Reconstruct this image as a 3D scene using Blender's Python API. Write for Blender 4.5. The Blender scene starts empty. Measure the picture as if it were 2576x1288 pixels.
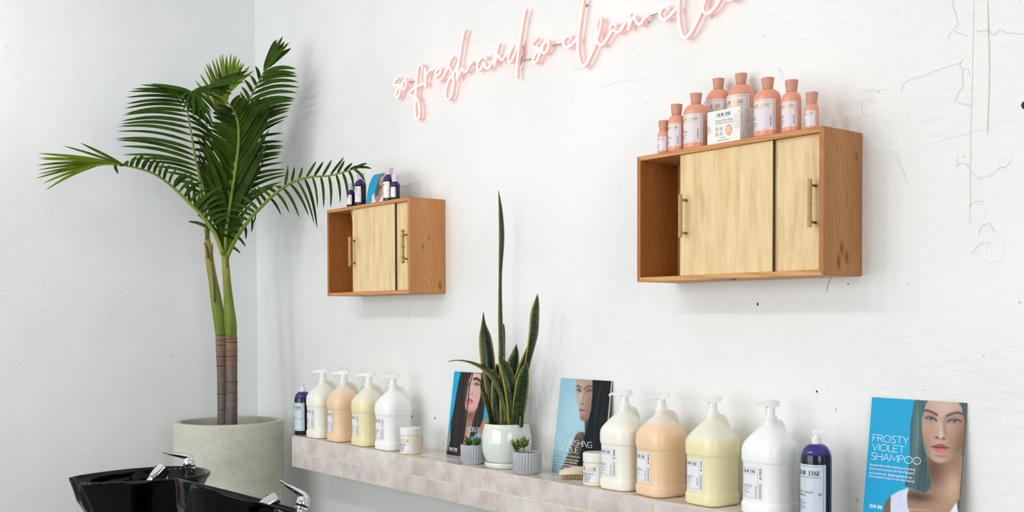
import bpy, math, random
import numpy as np
from mathutils import Vector, Matrix

# ------------------------------------------------------------------ camera
scn = bpy.context.scene
COL = scn.collection
FPX, PCX, PCY, IW, IH = 2677.65, 1288.0, 868.165, 2576, 1288
CAM = Vector((5.6687, -2.714, 1.42))
yaw, pit, rol = math.radians(50.9605), math.radians(-1.368), math.radians(-0.121)
_f = Vector((-math.sin(yaw), math.cos(yaw), 0)); _r = Vector((math.cos(yaw), math.sin(yaw), 0)); _u = Vector((0, 0, 1))
FW = _f * math.cos(pit) + _u * math.sin(pit)
_up = _u * math.cos(pit) - _f * math.sin(pit)
RT = _r * math.cos(rol) + _up * math.sin(rol)
UP = -_r * math.sin(rol) + _up * math.cos(rol)
cam_d = bpy.data.cameras.new('camera')
cam = bpy.data.objects.new('camera', cam_d); COL.objects.link(cam)
cam_d.sensor_width = 36.0; cam_d.lens = FPX / IW * 36.0
cam_d.shift_y = (PCY - IH / 2) / IW
cam_d.clip_start = 0.05
cam.matrix_world = Matrix(((RT.x, UP.x, -FW.x, CAM.x), (RT.y, UP.y, -FW.y, CAM.y), (RT.z, UP.z, -FW.z, CAM.z), (0, 0, 0, 1)))
scn.camera = cam
scn.cycles.max_bounces = 6; scn.cycles.diffuse_bounces = 4; scn.cycles.glossy_bounces = 3; scn.cycles.transmission_bounces = 2
scn.cycles.caustics_reflective = False; scn.cycles.caustics_refractive = False

# ------------------------------------------------------------------ light and exposure
scn.view_settings.view_transform = 'Standard'
scn.view_settings.look = 'None'
scn.view_settings.gamma = 1.0
scn.view_settings.use_curve_mapping = False
scn.view_settings.exposure = -1.42
world = bpy.data.worlds.new('daylight'); scn.world = world
world.use_nodes = True
world.node_tree.nodes['Background'].inputs[0].default_value = (0.86, 0.93, 1.0, 1)
world.node_tree.nodes['Background'].inputs[1].default_value = 0.5

def area(name, loc, target, sx, sy, power, col, shape='RECTANGLE', spread=180):
    d = bpy.data.lights.new(name, 'AREA'); d.shape = shape; d.size = sx
    if shape in ('RECTANGLE', 'ELLIPSE'): d.size_y = sy
    d.energy = power; d.color = col; d.spread = math.radians(spread)
    o = bpy.data.objects.new(name, d); COL.objects.link(o); o.location = loc
    o.rotation_euler = (Vector(target) - Vector(loc)).to_track_quat('-Z', 'Y').to_euler()
    return o
WIN_P, SPOT_P = 440, 12.5
area('window_daylight', (2.6, -5.95, 1.55), (2.6, 0, 1.2), 4.6, 2.5, WIN_P, (0.93, 0.97, 1.0))
area('side_window_daylight', (8.9, -3.2, 1.8), (0, -2.6, 1.4), 2.6, 2.2, 230, (0.95, 0.98, 1.0))
for i, (x, y) in enumerate(((1.2, -3.0), (2.0, -3.05), (2.75, -3.05), (3.5, -3.1))):
    area('track_spot', (x, y, 3.15), (x + 0.5, 0, 1.35), 0.2, 0.2, SPOT_P, (1.0, 0.955, 0.89), 'DISK', 150)

area('corner_fill_light', (1.1, -2.3, 3.2), (0, -1.75, 2.75), 0.25, 0.25, 10, (0.97, 0.98, 1.0), 'DISK', 110)  # unseen lamp added to brighten the upper part of the left wall

# ------------------------------------------------------------------ pixel to place (on known planes of the room)
def ray(x, y): return FW + RT * ((x - PCX) / FPX) - UP * ((y - PCY) / FPX)
def on_y(x, y, Y): d = ray(x, y); return CAM + d * ((Y - CAM.y) / d.y)
def at_depth(x, y, t): return CAM + ray(x, y) * t

# ------------------------------------------------------------------ helpers
def lin(r, g, b):
    f = lambda c: (c / 255 / 12.92) if c / 255 <= 0.04045 else ((c / 255 + 0.055) / 1.055) ** 2.4
    return (f(r), f(g), f(b), 1.0)

class MB:
    def __init__(self): self.v = []; self.f = []; self.uv = None
    def add(self, verts, faces):
        n = len(self.v); self.v += [tuple(p) for p in verts]; self.f += [tuple(i + n for i in f) for f in faces]; return self
    def box(self, x0, x1, y0, y1, z0, z1, bev=0.0):
        if bev <= 0:
            return self.add([(x, y, z) for z in (z0, z1) for y in (y0, y1) for x in (x0, x1)],
                            [(0, 2, 3, 1), (4, 5, 7, 6), (0, 1, 5, 4), (2, 6, 7, 3), (0, 4, 6, 2), (1, 3, 7, 5)])
        b = bev; vs = []; idx = {}
        X = (x0, x1); Y = (y0, y1); Z = (z0, z1)
        for i in (0, 1):
            for j in (0, 1):
                for k in (0, 1):
                    sx, sy, sz = (1, -1)[i], (1, -1)[j], (1, -1)[k]
                    idx[i, j, k, 0] = len(vs); vs.append((X[i], Y[j] + sy * b, Z[k] + sz * b))
                    idx[i, j, k, 1] = len(vs); vs.append((X[i] + sx * b, Y[j], Z[k] + sz * b))
                    idx[i, j, k, 2] = len(vs); vs.append((X[i] + sx * b, Y[j] + sy * b, Z[k]))
        fs = []
        q = lambda a, i, j, k: idx[i, j, k, a]
        for i in (0, 1): f = [q(0, i, 0, 0), q(0, i, 1, 0), q(0, i, 1, 1), q(0, i, 0, 1)]; fs.append(f if i else f[::-1])
        for j in (0, 1): f = [q(1, 0, j, 0), q(1, 1, j, 0), q(1, 1, j, 1), q(1, 0, j, 1)]; fs.append(f[::-1] if j else f)
        for k in (0, 1): f = [q(2, 0, 0, k), q(2, 1, 0, k), q(2, 1, 1, k), q(2, 0, 1, k)]; fs.append(f if k else f[::-1])
        for i in (0, 1):
            for j in (0, 1): fs.append([q(0, i, j, 0), q(0, i, j, 1), q(1, i, j, 1), q(1, i, j, 0)])
            for k in (0, 1): fs.append([q(0, i, 0, k), q(0, i, 1, k), q(2, i, 1, k), q(2, i, 0, k)])
        for j in (0, 1):
            for k in (0, 1): fs.append([q(1, 0, j, k), q(1, 1, j, k), q(2, 1, j, k), q(2, 0, j, k)])
        for i in (0, 1):
            for j in (0, 1):
                for k in (0, 1): fs.append([q(0, i, j, k), q(1, i, j, k), q(2, i, j, k)])
        return self.add(vs, fs)
    def loft(self, rings, close=True, cap0=False, cap1=False):
        n = len(rings[0]); vs = [p for r in rings for p in r]; fs = []
        for a in range(len(rings) - 1):
            for b in range(n if close else n - 1):
                c = (b + 1) % n
                fs.append((a * n + b, a * n + c, (a + 1) * n + c, (a + 1) * n + b))
        if cap0: fs.append(tuple(range(n))[::-1])
        if cap1: fs.append(tuple((len(rings) - 1) * n + i for i in range(n)))
        return self.add(vs, fs)
    def lathe(self, prof, n=32, c=(0, 0, 0)):
        rings = [[(c[0] + r * math.cos(2 * math.pi * i / n), c[1] + r * math.sin(2 * math.pi * i / n), c[2] + z) for i in range(n)] for r, z in prof]
        return self.loft(rings, True, prof[0][0] > 1e-5, prof[-1][0] > 1e-5)
    def tube(self, pts, rad, n=8, cap=True, flat=1.0, upv=(0, 0, 1)):
        pts = [Vector(p) for p in pts]; rings = []; prev = None
        for i, p in enumerate(pts):
            t = (pts[min(i + 1, len(pts) - 1)] - pts[max(i - 1, 0)]).normalized()
            if prev is None:
                a = Vector(upv) if abs(t.dot(Vector(upv))) < 0.95 else Vector((1, 0, 0))
                prev = (a - t * a.dot(t)).normalized()
            nrm = (prev - t * prev.dot(t)).normalized(); prev = nrm; bi = t.cross(nrm)
            r = rad[i] if isinstance(rad, (list, tuple)) else rad
            rings.append([p + nrm * (r * math.cos(2 * math.pi * k / n)) + bi * (r * flat * math.sin(2 * math.pi * k / n)) for k in range(n)])
        return self.loft(rings, True, cap, cap)
    def build(self, name, mat, parent=None, smooth=False, loc=None, kind=None, auto=None):
        me = bpy.data.meshes.new(name); me.from_pydata(self.v, [], self.f); me.update()
        if smooth: me.polygons.foreach_set('use_smooth', [True] * len(me.polygons))
        if mat: me.materials.append(mat)
        if auto is not None:
            import bmesh
            bm = bmesh.new(); bm.from_mesh(me); bmesh.ops.recalc_face_normals(bm, faces=bm.faces)
            for e in bm.edges:
                if len(e.link_faces) == 2 and e.calc_face_angle(0) > auto: e.smooth = False
            for fc in bm.faces: fc.smooth = True
            bm.to_mesh(me); bm.free()
        return link(name, me, parent, loc, kind)

def link(name, me, parent=None, loc=None, kind=None):
    o = bpy.data.objects.new(name, me); COL.objects.link(o)
    if parent: o.parent = parent
    if loc is not None: o.location = loc
    if kind: o['kind'] = kind
    return o
def tag(o, label, cat, group=None):
    o['label'] = label; o['category'] = cat
    if group: o['group'] = group
    return o
def thing(name, label, cat, loc=(0, 0, 0), rz=0.0, group=None):
    o = bpy.data.objects.new(name, None); COL.objects.link(o); o.empty_display_size = 0.05
    o.location = loc; o.rotation_euler = (0, 0, rz)
    return tag(o, label, cat, group)
def struct(o): o['kind'] = 'structure'; return o
def copy_tree(o, parent=None):
    c = o.copy(); COL.objects.link(c); c.parent = parent
    for ch in list(o.children): copy_tree(ch, c)
    return c
def spline(pts, n):
    P = [np.array(p, float) for p in pts]; P = [2 * P[0] - P[1]] + P + [2 * P[-1] - P[-2]]; out = []
    m = len(P) - 3
    for i in range(n):
        t = i / (n - 1) * m; k = min(int(t), m - 1); u = t - k
        a, b, c, d = P[k:k + 4]
        out.append(0.5 * (2 * b + (c - a) * u + (2 * a - 5 * b + 4 * c - d) * u * u + (3 * b - a - 3 * c + d) * u ** 3))
    return out
def lerp_path(pts, t):
    x = t * (len(pts) - 1); k = min(int(x), len(pts) - 2); u = x - k
    return np.array(pts[k], float) * (1 - u) + np.array(pts[k + 1], float) * u

# ------------------------------------------------------------------ materials
def nodes(name):
    m = bpy.data.materials.new(name); m.use_nodes = True; nt = m.node_tree
    return m, nt, nt.nodes['Principled BSDF']
def N(nt, typ, **kw):
    n = nt.nodes.new(typ)
    for k, v in kw.items():
        if k.startswith('i_'): n.inputs[int(k[2:])].default_value = v
        else: setattr(n, k, v)
    return n
def setp(b, **kw):
    for k, v in kw.items(): b.inputs[k].default_value = v
def coords(nt, scale=(1, 1, 1), kind='Object', rot=(0, 0, 0)):
    tc = N(nt, 'ShaderNodeTexCoord'); mp = N(nt, 'ShaderNodeMapping')
    mp.inputs['Scale'].default_value = scale; mp.inputs['Rotation'].default_value = rot
    nt.links.new(tc.outputs[kind], mp.inputs[0]); return mp.outputs[0]
def noise(nt, vec, scale, detail=3, rough=0.5, dist=0.0):
    n = N(nt, 'ShaderNodeTexNoise'); n.inputs['Scale'].default_value = scale; n.inputs['Detail'].default_value = detail
    n.inputs['Roughness'].default_value = rough; n.inputs['Distortion'].default_value = dist
    nt.links.new(vec, n.inputs['Vector']); return n.outputs['Fac']
def ramp(nt, fac, stops):
    r = N(nt, 'ShaderNodeValToRGB'); e = r.color_ramp.elements
    while len(e) < len(stops): e.new(0.5)
    for s, (p, c) in zip(e, stops): s.position = p; s.color = c
    nt.links.new(fac, r.inputs[0]); return r.outputs[0]
def mixc(nt, fac, a, b, mode='MIX'):
    m = N(nt, 'ShaderNodeMix', data_type='RGBA', blend_type=mode)
    for s, x in ((0, fac), (6, a), (7, b)):
        if hasattr(x, 'links') or hasattr(x, 'is_linked'): nt.links.new(x, m.inputs[s])
        else: m.inputs[s].default_value = x
    return m.outputs[2]
def bump(nt, b, h, strength=0.2, dist=0.01, prev=None):
    n = N(nt, 'ShaderNodeBump'); n.inputs['Strength'].default_value = strength; n.inputs['Distance'].default_value = dist
    nt.links.new(h, n.inputs['Height'])
    if prev is not None: nt.links.new(prev, n.inputs['Normal'])
    nt.links.new(n.outputs[0], b.inputs['Normal']); return n.outputs[0]
def plain(name, rgb, rough=0.5, metal=0.0, vary=0.06, scale=30, coat=0.0, spec=0.5, sss=0.0):
    m, nt, b = nodes(name); c = lin(*rgb)
    f = noise(nt, coords(nt), scale, 3)
    d = tuple(max(0, x * (1 - vary)) for x in c[:3]) + (1,); e = tuple(min(1, x * (1 + vary)) for x in c[:3]) + (1,)
    nt.links.new(ramp(nt, f, [(0.3, d), (0.7, e)]), b.inputs['Base Color'])
    setp(b, Roughness=rough, Metallic=metal)
    b.inputs['Specular IOR Level'].default_value = spec
    b.inputs['Coat Weight'].default_value = coat
    if sss: b.inputs['Subsurface Weight'].default_value = sss; b.inputs['Subsurface Radius'].default_value = (0.02, 0.015, 0.01); b.inputs['Subsurface Scale'].default_value = 0.5
    return m

def plaster(name, tint=(240, 241, 240)):
    m, nt, b = nodes(name); v = coords(nt)
    big = noise(nt, v, 1.3, 2, 0.55); c = lin(*tint); d = lin(tint[0] - 6, tint[1] - 6, tint[2] - 7)
    col = ramp(nt, big, [(0.35, d), (0.6, c)])
    # small paint flecks and scuffs that belong to the old wall
    sp = noise(nt, v, 55, 1, 0.5); fl = ramp(nt, sp, [(0.765, (0, 0, 0, 1)), (0.785, (1, 1, 1, 1))])
    col = mixc(nt, fl, col, lin(205, 202, 194))
    nt.links.new(col, b.inputs['Base Color']); setp(b, Roughness=0.42)
    st = coords(nt, (1.0, 1, 5.0), rot=(0, 0.5, 0))
    h1 = noise(nt, v, 3.5, 4, 0.6, 0.6); h2 = noise(nt, v, 130, 2, 0.6); h3 = noise(nt, st, 14, 4, 0.65, 1.2)
    mul = N(nt, 'ShaderNodeMath', operation='MULTIPLY'); nt.links.new(h3, mul.inputs[0])
    mask = ramp(nt, noise(nt, v, 1.1, 1), [(0.42, (0.05, 0.05, 0.05, 1)), (0.62, (1, 1, 1, 1))]); nt.links.new(mask, mul.inputs[1])
    def madd(a, k, c=None):
        q = N(nt, 'ShaderNodeMath', operation='MULTIPLY_ADD'); nt.links.new(a, q.inputs[0]); q.inputs[1].default_value = k
        if c is None: q.inputs[2].default_value = 0
        else: nt.links.new(c, q.inputs[2])
        return q.outputs[0]
    hh = madd(h1, .005); hh = madd(mul.outputs[0], .0021, hh); hh = madd(h2, .0009, hh)
    bump(nt, b, hh, 1.0, 1.0)
    return m

def fir(name, axis, light, dark, knots=(), lines=38, rough=0.55):
    m, nt, b = nodes(name)
    sc = {'x': (0.06, 1, 1), 'y': (1, 0.06, 1), 'z': (1, 1, 0.06)}[axis]
    v = coords(nt, sc)
    g = noise(nt, v, 9, 4, 0.6, 0.6)
    w = N(nt, 'ShaderNodeTexWave', wave_type='BANDS', bands_direction='DIAGONAL'); w.inputs['Scale'].default_value = lines / 1.7
    w.inputs['Distortion'].default_value = 7.0; w.inputs['Detail'].default_value = 2.5; w.inputs['Detail Scale'].default_value = 1.2
    nt.links.new(v, w.inputs['Vector'])
    c1 = ramp(nt, w.outputs['Fac'], [(0.05, lin(*dark)), (0.55, lin(*light)), (1.0, lin(*[min(255, c + 8) for c in light]))])
    c2 = ramp(nt, g, [(0.3, lin(*dark)), (0.62, lin(*light))])
    col = mixc(nt, 0.45, c1, c2)
    tc = N(nt, 'ShaderNodeTexCoord')
    for kx, ky, kz, kr in knots:
        mp = N(nt, 'ShaderNodeMapping'); mp.inputs['Location'].default_value = (-kx, -ky, -kz)
        s2 = [1, 1, 1]; s2['xyz'.index(axis)] = 0.45; 
        mp2 = N(nt, 'ShaderNodeMapping'); mp2.inputs['Scale'].default_value = s2
        nt.links.new(tc.outputs['Object'], mp.inputs[0]); nt.links.new(mp.outputs[0], mp2.inputs[0])
        ln = N(nt, 'ShaderNodeVectorMath', operation='LENGTH'); nt.links.new(mp2.outputs[0], ln.inputs[0])
        k = ramp(nt, ln.outputs['Value'], [(kr * 0.25, (.8, .8, .8, 1)), (kr * 0.5, (0.25, 0.25, 0.25, 1)), (kr * 0.75, (0.4, 0.4, 0.4, 1)), (kr, (0, 0, 0, 1))])
        col = mixc(nt, k, col, lin(*[c * 0.5 for c in dark]))
    nt.links.new(col, b.inputs['Base Color']); setp(b, Roughness=rough); b.inputs['Specular IOR Level'].default_value = 0.25
    bump(nt, b, w.outputs['Fac'], 0.12, 0.0015)
    return m

def birch(name):
    m, nt, b = nodes(name); v = coords(nt, (1, 1, 0.12))
    a = noise(nt, v, 42, 5, 0.65, 0.4); c = noise(nt, coords(nt, (1, 1, 0.16)), 11, 4, 0.55, 1.0)
    col = ramp(nt, a, [(0.28, lin(212, 178, 126)), (0.5, lin(230, 201, 153)), (0.72, lin(239, 215, 173))])
    st = ramp(nt, c, [(0.64, (0, 0, 0, 1)), (0.76, (0.7, 0.7, 0.7, 1))])
    col = mixc(nt, st, col, lin(188, 142, 88))
    nt.links.new(col, b.inputs['Base Color']); setp(b, Roughness=0.5); b.inputs['Specular IOR Level'].default_value = 0.25
    bump(nt, b, a, 0.06, 0.001)
    return m

def tile_mat(name):
    m, nt, b = nodes(name); v = coords(nt, kind='Object'); oi = N(nt, 'ShaderNodeObjectInfo')
    va = N(nt, 'ShaderNodeVectorMath', operation='ADD'); sc = N(nt, 'ShaderNodeVectorMath', operation='SCALE')
    cmb = N(nt, 'ShaderNodeCombineXYZ'); nt.links.new(oi.outputs['Random'], cmb.inputs[0]); nt.links.new(oi.outputs['Random'], cmb.inputs[2])
    nt.links.new(cmb.outputs[0], sc.inputs[0]); sc.inputs['Scale'].default_value = 37.0
    nt.links.new(v, va.inputs[0]); nt.links.new(sc.outputs[0], va.inputs[1])
    f = noise(nt, va.outputs[0], 9, 5, 0.6, 0.4)
    col = ramp(nt, f, [(0.32, lin(206, 190, 182)), (0.5, lin(222, 211, 205)), (0.68, lin(234, 228, 224))])
    f2 = noise(nt, va.outputs[0], 90, 2); sp = ramp(nt, f2, [(0.66, (0, 0, 0, 1)), (0.74, (0.5, 0.5, 0.5, 1))])
    col = mixc(nt, sp, col, lin(232, 229, 226))
    hs = N(nt, 'ShaderNodeHueSaturation'); mr = N(nt, 'ShaderNodeMapRange'); nt.links.new(oi.outputs['Random'], mr.inputs[0])
    mr.inputs[3].default_value = 0.93; mr.inputs[4].default_value = 1.05
    nt.links.new(mr.outputs[0], hs.inputs['Value']); nt.links.new(col, hs.inputs['Color'])
    nt.links.new(hs.outputs[0], b.inputs['Base Color']); setp(b, Roughness=0.16)
    bump(nt, b, f, 0.1, 0.002)
    return m

def fluid(name, body, empty, level, soft=0.01, rough=0.3, sss=0.1):
    """translucent plastic filled with product up to a level (object space z)"""
    m, nt, b = nodes(name); tc = N(nt, 'ShaderNodeTexCoord'); sx = N(nt, 'ShaderNodeSeparateXYZ'); nt.links.new(tc.outputs['Object'], sx.inputs[0])
    wob = noise(nt, coords(nt), 25, 2)
    ad = N(nt, 'ShaderNodeMath', operation='MULTIPLY_ADD'); nt.links.new(wob, ad.inputs[0]); ad.inputs[1].default_value = 0.006; nt.links.new(sx.outputs[2], ad.inputs[2])
    mr = N(nt, 'ShaderNodeMapRange'); nt.links.new(ad.outputs[0], mr.inputs[0]); mr.inputs[1].default_value = level - soft; mr.inputs[2].default_value = level + soft
    nt.links.new(mixc(nt, mr.outputs[0], lin(*body), lin(*empty)), b.inputs['Base Color'])
    setp(b, Roughness=rough); b.inputs['Subsurface Weight'].default_value = sss
    b.inputs['Subsurface Radius'].default_value = (0.03, 0.024, 0.016); b.inputs['Subsurface Scale'].default_value = 0.6
    return m

def emis(name, rgb, strength, base=None):
    m, nt, b = nodes(name); c = lin(*rgb)
    setp(b, Roughness=0.4); b.inputs['Base Color'].default_value = lin(*(base or rgb))
    f = noise(nt, coords(nt), 4, 1); d = tuple(x * 0.97 for x in c[:3]) + (1,)
    nt.links.new(ramp(nt, f, [(0.3, d), (0.7, c)]), b.inputs['Emission Color'])
    b.inputs['Emission Strength'].default_value = strength
    return m

M = {}
M['wall'] = plaster('painted_plaster')
M['wall_l'] = plaster('painted_plaster_side', (238, 240, 241))
M['ceiling'] = plain('ceiling_paint', (232, 232, 230), 0.8)
M['floor'] = plain('polished_concrete', (150, 148, 143), 0.4, vary=0.15, scale=4)
M['dark_wall'] = plain('far_wall_paint', (196, 194, 190), 0.7)
M['grout'] = plain('grout', (228, 221, 203), 0.8, vary=0.1, scale=60)
M['tile'] = tile_mat('zellige_tile')
M['fir_x'] = fir('fir_lengthwise', 'x', (212, 152, 98), (184, 120, 70), lines=70)
M['fir_z'] = fir('fir_upright', 'z', (190, 134, 84), (152, 98, 56), lines=170, knots=((0, -.10, .075, .013), (0, -.075, .052, .011), (0, -.115, .036, .012), (0, -.03, .34, .006)))
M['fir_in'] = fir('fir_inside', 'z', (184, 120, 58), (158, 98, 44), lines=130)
M['ply'] = plain('plywood_back', (196, 160, 108), 0.7)
M['birch'] = birch('birch_ply')
M['gap_shade'] = plain('door_gap_shade', (60, 40, 24), 0.8)  # dark brown that imitates shade between the sliding doors
M['straw'] = plain('woven_rattan', (184, 152, 98), 0.6, vary=0.3, scale=220)
M['brass'] = plain('brass', (190, 150, 62), 0.22, 1.0, vary=0.08)
M['gold'] = plain('gold_foil', (205, 165, 75), 0.25, 0.9, vary=0.25, scale=60)
M['ink'] = plain('dark_ink', (72, 58, 60), 0.5)
M['ink_soft'] = plain('grey_ink', (140, 130, 134), 0.5)
M['white_ink'] = plain('white_ink', (240, 243, 246), 0.5, vary=0.01)
M['label'] = plain('label_paper', (238, 238, 240), 0.35, vary=0.01)
M['label_pink'] = plain('label_satin', (230, 220, 224), 0.22, vary=0.02)
M['label_blue'] = plain('label_pale_blue', (205, 217, 228), 0.3, vary=0.01)
M['pink'] = plain('salmon_plastic', (232, 160, 132), 0.28, vary=0.02, sss=0.15)
M['pink_cap'] = plain('matte_salmon_cap', (205, 146, 122), 0.5, vary=0.02)
M['white_pl'] = plain('white_plastic', (238, 238, 236), 0.3, vary=0.01, sss=0.1)
M['clear_cap'] = plain('frosted_cap', (214, 204, 222), 0.35, vary=0.03, sss=0.3)
M['violet'] = fluid('violet_bottle', (24, 18, 48), (62, 42, 140), 0.105, 0.004, 0.18, 0.0)
M['ceramic'] = plain('celadon_glaze', (226, 232, 224), 0.12, vary=0.02, coat=0.5)
M['ribpot'] = plain('grey_ribbed_glaze', (186, 189, 193), 0.5, vary=0.06, scale=60)
M['soil'] = plain('soil', (66, 50, 40), 0.95, vary=0.5, scale=160)
M['concrete'] = None
M['black'] = plain('black_ceramic', (2, 2, 2), 0.04, vary=0.0, spec=0.28)
M['chrome'] = plain('chrome', (222, 224, 228), 0.06, 1.0, vary=0.01)
M['rust'] = plain('copper_plug', (128, 84, 46), 0.4, 0.6, vary=0.3, scale=80)
M['cream_pl'] = plain('cream_plastic', (226, 208, 184), 0.22, vary=0.02)
M['masque'] = plain('cream_masque', (240, 226, 192), 0.3, vary=0.02, sss=0.2)
M['card_w'] = plain('card_stock', (232, 230, 228), 0.5, vary=0.02)
M['card_back'] = plain('card_core', (96, 84, 72), 0.7)
M['box_print'] = plain('blush_box_print', (226, 202, 192), 0.4)
M['box'] = plain('mint_white_carton', (232, 236, 230), 0.35, vary=0.01)
M['stain'] = plain('brown_stain', (222, 208, 180), 0.8, vary=0.1)
M['crack'] = plain('hairline_crack', (214, 215, 215), 0.9)
M['spot'] = plain('dark_nail_hole', (52, 42, 34), 0.8)
M['wire'] = plain('clear_jacketed_wire', (150, 142, 130), 0.4)
M['steel'] = plain('brushed_steel', (150, 150, 150), 0.3, 1.0)
M['neon'] = emis('neon_core', (255, 200, 192), 5.5)
M['neon_side'] = emis('neon_jacket', (255, 150, 142), 0.8, (244, 190, 182))
M['tag_grey'] = plain('grey_sticker', (120, 132, 134), 0.6)

def concrete():
    m, nt, b = nodes('speckled_concrete'); v = coords(nt)
    f = noise(nt, coords(nt, (1, 1, 2.2)), 4.5, 5, 0.55); col = ramp(nt, f, [(0.3, lin(182, 182, 166)), (0.55, lin(198, 199, 184)), (0.75, lin(210, 211, 198))])
    s = noise(nt, v, 110, 2, 0.5); k = ramp(nt, s, [(0.655, (0, 0, 0, 1)), (0.73, (.8, .8, .8, 1))])
    col = mixc(nt, k, col, lin(136, 128, 100)); nt.links.new(col, b.inputs['Base Color']); setp(b, Roughness=0.7)
    bump(nt, b, s, 0.15, 0.003); return m
M['concrete'] = concrete()

def leaf_mat(name, c0, c1, tipc=None, rough=0.4, spec=0.4):
    m, nt, b = nodes(name); oi = N(nt, 'ShaderNodeObjectInfo')
    uv = N(nt, 'ShaderNodeUVMap'); sx = N(nt, 'ShaderNodeSeparateXYZ'); nt.links.new(uv.outputs[0], sx.inputs[0])
    f = noise(nt, coords(nt), 14, 3)
    add = N(nt, 'ShaderNodeMath', operation='MULTIPLY_ADD'); nt.links.new(oi.outputs['Random'], add.inputs[0]); add.inputs[1].default_value = 0.5; nt.links.new(f, add.inputs[2])
    col = ramp(nt, add.outputs[0], [(0.35, lin(*c0)), (0.95, lin(*c1))])
    if tipc:
        t = ramp(nt, sx.outputs[1], [(0.9, (0, 0, 0, 1)), (1.0, (1, 1, 1, 1))]); col = mixc(nt, t, col, lin(*tipc))
    nt.links.new(col, b.inputs['Base Color']); setp(b, Roughness=rough)
    b.inputs['Specular IOR Level'].default_value = spec
    return m
M['palm'] = leaf_mat('palm_leaf', (20, 40, 3), (54, 80, 8), (92, 92, 30), .55, .12)
M['palm_lime'] = leaf_mat('palm_leaf_young', (56, 80, 6), (102, 122, 18), (92, 62, 40), .5, .15)
M['rachis'] = leaf_mat('palm_stalk', (104, 122, 36), (136, 148, 58))
M['succ'] = leaf_mat('succulent_leaf', (60, 86, 28), (108, 132, 52), (120, 90, 60), 0.35)

def snake_mat():
    m, nt, b = nodes('snake_plant_leaf'); uv = N(nt, 'ShaderNodeUVMap'); sx = N(nt, 'ShaderNodeSeparateXYZ'); nt.links.new(uv.outputs[0], sx.inputs[0])
    ab = N(nt, 'ShaderNodeMath', operation='SUBTRACT'); nt.links.new(sx.outputs[0], ab.inputs[0]); ab.inputs[1].default_value = 0.5
    a2 = N(nt, 'ShaderNodeMath', operation='ABSOLUTE'); nt.links.new(ab.outputs[0], a2.inputs[0])
    v = coords(nt, (1, 1, 3.2)); f = noise(nt, v, 30, 4, 0.6, 1.5)
    col = ramp(nt, f, [(0.36, lin(12, 24, 8)), (0.52, lin(32, 54, 16)), (0.72, lin(66, 88, 36))])
    edge = ramp(nt, a2.outputs[0], [(0.395, (0, 0, 0, 1)), (0.42, (1, 1, 1, 1))])
    col = mixc(nt, edge, col, lin(186, 166, 58)); nt.links.new(col, b.inputs['Base Color']); setp(b, Roughness=0.32)
    return m
M['snake'] = snake_mat()

def trunk_mat(name, stops):
    m, nt, b = nodes(name); tc = N(nt, 'ShaderNodeTexCoord'); sx = N(nt, 'ShaderNodeSeparateXYZ'); nt.links.new(tc.outputs['Object'], sx.inputs[0])
    f = noise(nt, coords(nt, (1, 1, 0.12)), 60, 4, 0.6)
    mr = N(nt, 'ShaderNodeMapRange'); nt.links.new(sx.outputs[2], mr.inputs[0]); mr.inputs[1].default_value = 0.86; mr.inputs[2].default_value = 1.86
    col = ramp(nt, mr.outputs[0], stops)
    sh = ramp(nt, f, [(0.3, (0.62, 0.62, 0.62, 1)), (0.7, (1.12, 1.1, 1.06, 1))])
    col = mixc(nt, 1.0, col, sh, 'MULTIPLY'); nt.links.new(col, b.inputs['Base Color']); setp(b, Roughness=0.6)
    bump(nt, b, f, 0.3, 0.004); return m
M['trunk'] = trunk_mat('ringed_trunk', [(0.0, lin(104, 94, 90)), (0.28, lin(112, 98, 88)), (0.37, lin(122, 92, 76)), (0.43, lin(140, 108, 82))])
M['shaft'] = trunk_mat('green_crownshaft', [(0.42, lin(150, 160, 60)), (0.46, lin(100, 124, 28)), (0.7, lin(118, 138, 34)), (0.86, lin(150, 144, 50))])
M['ring_tan'] = plain('pale_leaf_scar', (150, 124, 96), 0.8, vary=0.2, scale=80)
M['ring_brown'] = plain('brown_leaf_scar', (92, 70, 58), 0.8, vary=0.3, scale=80)
M['husk'] = plain('dry_husk', (104, 74, 58), 0.8, vary=0.3, scale=70)

# ------------------------------------------------------------------ the room
SH_Z, SH_B, SH_F, SH_X0, SH_X1 = 0.8418, 0.6882, -0.2246, 0.8472, 5.2
RX, RY, RZ = 9.0, -6.0, 3.7
wall_b = struct(MB().box(-0.15, RX, 0, 0.15, 0, RZ).build('wall_back', M['wall']))
wall_l = struct(MB().box(-0.15, 0, RY, 0, 0, RZ).build('wall_left', M['wall_l']))
struct(MB().box(-0.15, RX, RY, 0.15, -0.1, 0).build('floor', M['floor']))
struct(MB().box(-0.15, RX, RY, 0.15, RZ, RZ + 0.1).build('ceiling', M['ceiling']))
fr = MB(); fr.box(0, 0.2, RY - 0.15, RY, 0, RZ); fr.box(5.0, RX, RY - 0.15, RY, 0, RZ); fr.box(0.2, 5.0, RY - 0.15, RY, 0, 0.4); fr.box(0.2, 5.0, RY - 0.15, RY, 3.1, RZ)
struct(fr.build('wall_front', M['dark_wall']))
fr = MB(); fr.box(RX, RX + 0.15, RY, -4.6, 0, RZ); fr.box(RX, RX + 0.15, -1.8, 0.15, 0, RZ); fr.box(RX, RX + 0.15, -4.6, -1.8, 0, 0.6); fr.box(RX, RX + 0.15, -4.6, -1.8, 3.0, RZ)
struct(fr.build('wall_right', M['dark_wall']))
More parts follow.
